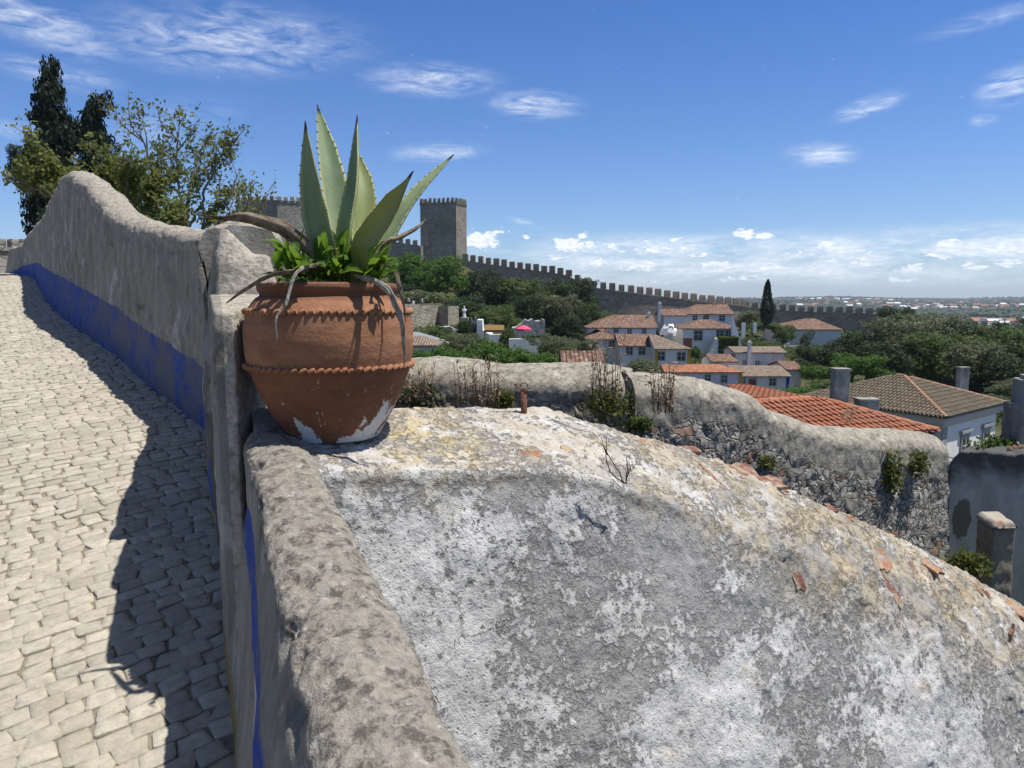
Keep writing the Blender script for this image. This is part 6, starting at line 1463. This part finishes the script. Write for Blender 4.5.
# cypresses
def cyp_mesh(name, seed, n_=5200, leaf=.016, wob=.10):
    rs = np.random.RandomState(seed); t = rs.uniform(0,1,n_)**.9; a = rs.uniform(0,2*math.pi,n_)
    prof_ = np.interp(t, [0,.06,.2,.45,.7,.88,.96,1], [.12,.40,.50,.47,.34,.20,.12,.04])
    p0 = np.stack([np.cos(a), np.sin(a), t*4], 1); r_ = prof_*(1+fbm(p0, 1.7, 3, .6, seed)*wob*5.5)*rs.uniform(.45,1.03,n_)**.8
    C = np.stack([r_*np.cos(a), r_*np.sin(a), t], 1); V = quads(C, leaf, rs, up=.9, aspect=.4); V[...,2] = C[:,None,2]+(V[...,2]-C[:,None,2])*.9
    mb = MB(); mb.add(V.reshape(-1,3), np.arange(4*n_).reshape(-1,4).tolist(), tint=np.repeat(np.clip(.5+fbm(p0, 3, 2, .5, seed+2)*1.2+rs.normal(0,.12,n_),0,1), 4)); return mb.mesh(name)
def cyp_lobes(seed, knob):
    q = np.random.RandomState(seed); L = []
    for z in np.linspace(.07, .90, 15):
        w_ = float(np.interp(z, [0,.06,.2,.5,.7,.85,.95], [.14,.30,.40,.36,.26,.17,.10]))
        for _ in range(2): a = q.uniform(0,6.28); o_ = w_*.28*q.uniform(.3,1.2); L.append((math.cos(a)*o_, math.sin(a)*o_, z+q.uniform(-.02,.02), w_*q.uniform(.78,1.02), w_*q.uniform(.78,1.02), q.uniform(.055,.085)))
    L.append((knob, 0, .95, .13, .13, .05)); return L
CY = crown_mesh('cypress_crown', cyp_lobes(3, .02), 1150, 30, .015, 3, .042, .45); CY2 = crown_mesh('cypress_crown', cyp_lobes(8, .17), 1150, 30, .015, 4, .045, .45); CY2.materials.append(ML_CYP); CYS = cyp_mesh('cypress_crown', 3, 14000, .024)
CYS.materials.append(ML_CYP); CY.materials.append(ML_CYP)
CYT = trunk_mesh(.3, .035, 5, 0); CYT.materials.append(M_BARK)
def cypress(label, px, yt, yb, wpx, Y, tilt=0, seed=0, kind=0):
    b = P(px, yb, Y); h = Zat(yt, Y)-b[2]; w_ = wpx/F*Y; root = empty('cypress_tree', b, seed, label, 'tree')
    o = bpy.data.objects.new('crown', (CY, CY2, CYS)[kind]); COL.objects.link(o); o.parent = root; o.scale = (w_, w_, h); o.rotation_euler = (0, tilt, 0)
    t = bpy.data.objects.new('trunk', CYT); COL.objects.link(t); t.parent = root; t.scale = (w_*.8, w_*.8, h)
cypress('tall thick dark cypress at the left, behind the humped parapet wall', 63, 57, 262, 78, 55, 0, 0)
cypress('shorter dark cypress leaning beside the taller one at the left', 101, 93, 262, 74, 57, .02, 0, 1)
cypress('slim lone dark cypress standing before the curtain wall on the right', 766.3, 279.5, 325, 12.5, 136, 0, 1., 2)
tree('small dark tree top at the far left, beside the tallest cypress', 21, 137, 196, 19, 75, 'round', ML_CYP)
tree('dark bushy tree filling the gap behind the branchy tree', 120, 170, 270, 110, 48, 'round', D_)
# branchy tree behind the parapet, built limb by limb
def branchy(label, foot, limbs, seed, matl, leaf=.06, twig=3, nl=26, subs=(5,4), rad=.085, bark=M_PALEBARK, lenf=.42, clump=.30):
    r = np.random.RandomState(seed); fp = P(*foot); root = empty('tree', fp, 0, label, 'tree'); wood = MB(); pts = []; tints = []
    def grow(C, rad0, depth):
        wood.tube(C, np.linspace(rad0, rad0*.35, len(C)), 6 if depth < 2 else 4, cap=False)
        L = np.linalg.norm(C[-1]-C[0])
        if depth >= 2:
            k = r.poisson(nl); t = r.uniform(.25, 1.05, k); idx = np.clip((t*(len(C)-1)).astype(int), 0, len(C)-1); pp_ = C[idx]+r.normal(0, clump*.33, (k,3)); pts.append(pp_); tints.append(np.full(k, r.beta(2,2))); return
        for k in range(subs[depth]):
            i = r.randint(int(len(C)*.25), len(C)-1); p = C[i]; d = C[-1]-C[0]; d = d/np.linalg.norm(d); q = r.normal(0,1,3); q[2] = abs(q[2])*.6; nd = d*.8+q*.62; nd /= np.linalg.norm(nd); l = L*lenf*r.uniform(.6,1.25)
            e = p+nd*l; m = (p+e)/2+r.normal(0, l*.09, 3); grow(catmull([p, m, e], 7), rad0*.42, depth+1)
    for lm in limbs:
        C = catmull([P(*q) for q in lm], 16); C[1:-1] += r.normal(0, .03, (len(C)-2, 3)); grow(C, rad*(1 if len(lm) > 3 else .7), 0)
    obj('trunk', wood, bark, root, True, world=True)
    A = np.concatenate(pts); tt = np.concatenate(tints); V = quads(A, leaf, r, up=.6, aspect=.5); mb = MB(); mb.add(V.reshape(-1,3), np.arange(4*len(A)).reshape(-1,4).tolist(), tint=np.repeat(np.clip(tt+r.normal(0,.15,len(A)),0,1),4)); obj('foliage', mb, matl, root, world=True); print('branchy', len(A))
f0 = (184, 262, 19)
branchy('half bare tree with pale branches and sparse leaves behind the parapet wall', f0, [
 [f0,(182,238,19),(172,212,18.8),(158,184,18.6),(148,156,18.4),(140,134,18.3)],[(182,238,19),(196,214,19.2),(206,190,19.2),(214,168,19.2),(227,142,19.2)],[(181,232,19),(180,200,19),(178,165,19),(177,132,19)],
 [(183,240,19),(205,226,19),(222,205,18.8),(240,188,18.6)],[(178,226,19),(160,208,18.6),(140,190,18.4),(122,168,18.2)],[(184,230,19),(190,196,19.4),(196,166,19.6),(198,146,19.8)],[(183,244,19),(200,236,18.8),(226,226,18.6),(246,212,18.4)]], 11, ML_TREE, leaf=.052, nl=17, subs=(9,5), rad=.048, lenf=.32)
f1 = (120, 262, 17)
branchy('leafy tree with arching branches in front of the cypresses at the left', f1, [
 [f1,(104,235,17),(84,205,16.8),(66,178,16.6),(54,156,16.5)],[(110,240,17),(80,220,16.6),(50,196,16.4),(22,182,16.2)],[(115,245,17),(110,210,17),(104,180,17),(98,158,17)],[(116,245,17),(134,220,17),(150,200,17),(160,180,17)],[(110,240,17),(86,200,16.6),(60,182,16.4),(30,168,16.3)],[(118,250,17),(126,215,16.6),(128,190,16.4),(124,170,16.3)],[(118,250,17),(140,236,16.6),(160,228,16.5),(176,222,16.3)]], 23, ML_TREE, leaf=.06, nl=34, subs=(7,4), rad=.05, lenf=.36)
f2 = (244, 262, 15)
branchy('small twiggy shrub between the branchy tree and the pot', f2, [[f2,(244,232,15),(246,205,15),(256,182,15)],[f2,(236,225,15),(228,206,15),(232,186,15)],[f2,(250,230,15),(258,214,15),(262,200,15)]], 31, ML_TREE, leaf=.04, nl=10, subs=(4,3), rad=.03)
# ================================================================ far town, woods and ridges
far = MB(); 
def far_house_mesh(seed, roofc):
    mb = MB(); r = random.Random(seed); w_, d_, h_ = 1, .8, .55
    mb.box((0,0,h_/2-.3), (w_, d_, h_+.6)); V = [(-.54,-.44,h_),(.54,-.44,h_),(.54,.44,h_),(-.54,.44,h_),(-.5,0,h_+.28),(.5,0,h_+.28)]; mb.add(V, [(0,1,5,4),(2,3,4,5),(1,2,5),(3,0,4),(0,3,2,1)], mi=1)
    me = mb.mesh('far_house'); me.materials.append(M_WHITE); me.materials.append(roofc); return me
FH = [far_house_mesh(1, M_ROOF), far_house_mesh(2, M_ROOFO), far_house_mesh(3, M_CREAMW)]
rs = np.random.RandomState(4); k = 0
spots = []
for (p0, p1, Y0, Y1, n_) in ((780,960,2000,2500,50),(900,1040,1700,2300,80),(960,1040,1050,1250,26),(760,880,2500,3200,34),(820,1030,2900,3600,36)):
    for _ in range(n_): 
        Y = rs.uniform(Y0, Y1); spots.append((ray(rs.uniform(p0, p1), 300)[0]*Y, Y))
zz = zground(np.array([s[0] for s in spots]), np.array([s[1] for s in spots]))
for (x, y), z in zip(spots, zz):
    o = bpy.data.objects.new('far_house', FH[rs.choice(3, p=(.6,.12,.28))]); COL.objects.link(o); s = rs.uniform(8, 14); o.location = (x, y, z+1.5); o.scale = (s*rs.uniform(1,1.8), s, s*rs.uniform(.7,1.1)); o.rotation_euler = (0,0,rs.uniform(-.6,.6))
    tag(o, 'tiny pale house among many in the distant town on the ridge at the horizon', 'house', 'houses of the distant town on the ridge')
def woods(name, n_, Y0, Y1, p0, p1, size, seed, matl):
    r = np.random.RandomState(seed); Y = np.exp(r.uniform(math.log(Y0), math.log(Y1), n_*3)); X = np.array([ray(p, 300)[0] for p in r.uniform(p0, p1, n_*3)])*Y
    keep = fbm(np.stack([X, Y, X*0], 1), 1/170., 3, .5, 40) > -.2; X, Y = X[keep][:n_], Y[keep][:n_]; Z = zground(X, Y); mb = MB()
    ico = np.array([(0,0,1.25),(.8,0,.75),(.25,.76,.8),(-.65,.47,.7),(-.65,-.47,.8),(.25,-.76,.7),(.7,.5,0),(-.3,.85,0),(-.9,0,0),(-.3,-.85,0),(.7,-.5,0)])
    fs = [(0,1,2),(0,2,3),(0,3,4),(0,4,5),(0,5,1),(1,6,2),(2,7,3),(3,8,4),(4,9,5),(5,10,1),(2,6,7),(3,7,8),(4,8,9),(5,9,10),(1,10,6)]
    k = len(X); s = size*r.uniform(.6,1.5,k); V = ico[None]*s[:,None,None]*(1+r.normal(0,.14,(k,11,3))); V[...,0] *= 1.3; V += np.stack([X, Y, Z-.5], 1)[:,None]
    f = (np.array(fs)[None]+(np.arange(k)*11)[:,None,None]).reshape(-1,3); mb.add(V.reshape(-1,3), f.tolist(), tint=np.repeat(r.uniform(0,1,k), 11))
    o = obj(name, mb, matl); tag(o, 'dark woods and hedgerows covering the plain and ridges beyond the walls', kind='stuff'); o['label'] = 'dark woods and hedgerows covering the plain and far ridges'
woods('woodland', 26000, 650, 5200, 380, 1100, 5.5, 9, ML_DARK)
# undergrowth on the slopes: ground cover nobody could count
def scrub():
    r = np.random.RandomState(8); C = []; 
    for (p0, p1, y0, y1, n_) in ((380,620,70,175,5200),(600,860,95,170,2600),(800,1060,55,170,5200),(380,660,20,70,2600),(40,330,30,170,3600)):
        Y = r.uniform(y0, y1, n_); X = np.array([ray(p, 300)[0] for p in r.uniform(p0, p1, n_)])*Y; C.append(np.stack([X, Y], 1))
    C = np.concatenate(C); dens_ = fbm(np.column_stack([C, C[:,0]*0]), .06, 3, .5, 3) > -.15; C = C[dens_]; Z = zground(C[:,0], C[:,1]); P3 = np.column_stack([C, Z+.2]); pts = np.repeat(P3, 9, 0); sc = np.repeat(np.interp(C[:,1], [20,150], [.12,.55]), 9)
    pts = pts+r.normal(0,1,pts.shape)*sc[:,None]*np.array((1,1,.7)); V = quads(pts, .5, r, up=.5); V = pts[:,None]+(V-pts[:,None])*sc[:,None,None]*1.1
    mb = MB(); mb.add(V.reshape(-1,3), np.arange(4*len(pts)).reshape(-1,4).tolist(), tint=np.repeat(np.repeat(r.uniform(0,1,len(P3)),9),4)); o = obj('undergrowth', mb, ML_MID); tag(o, kind='stuff'); o['label'] = 'low green undergrowth covering the slopes between the houses'
scrub()

# ================================================================ the air
def haze():
    mb = MB(); mb.box((0, 0, -35), (20000, 20000, 380)); o = obj('haze', mb, None); tag(o, kind='stuff'); o['label'] = 'thin blue summer haze in the air'
    m = bpy.data.materials.new('summer_haze'); m.use_nodes = True; nt = m.node_tree; nt.nodes.clear(); out = nt.nodes.new('ShaderNodeOutputMaterial'); v = nt.nodes.new('ShaderNodeVolumePrincipled'); v.inputs['Color'].default_value = (.72,.85,1.0,1); v.inputs['Density'].default_value = .00010; v.inputs['Anisotropy'].default_value = .2; nt.links.new(v.outputs[0], out.inputs['Volume']); o.data.materials.append(m)
haze()
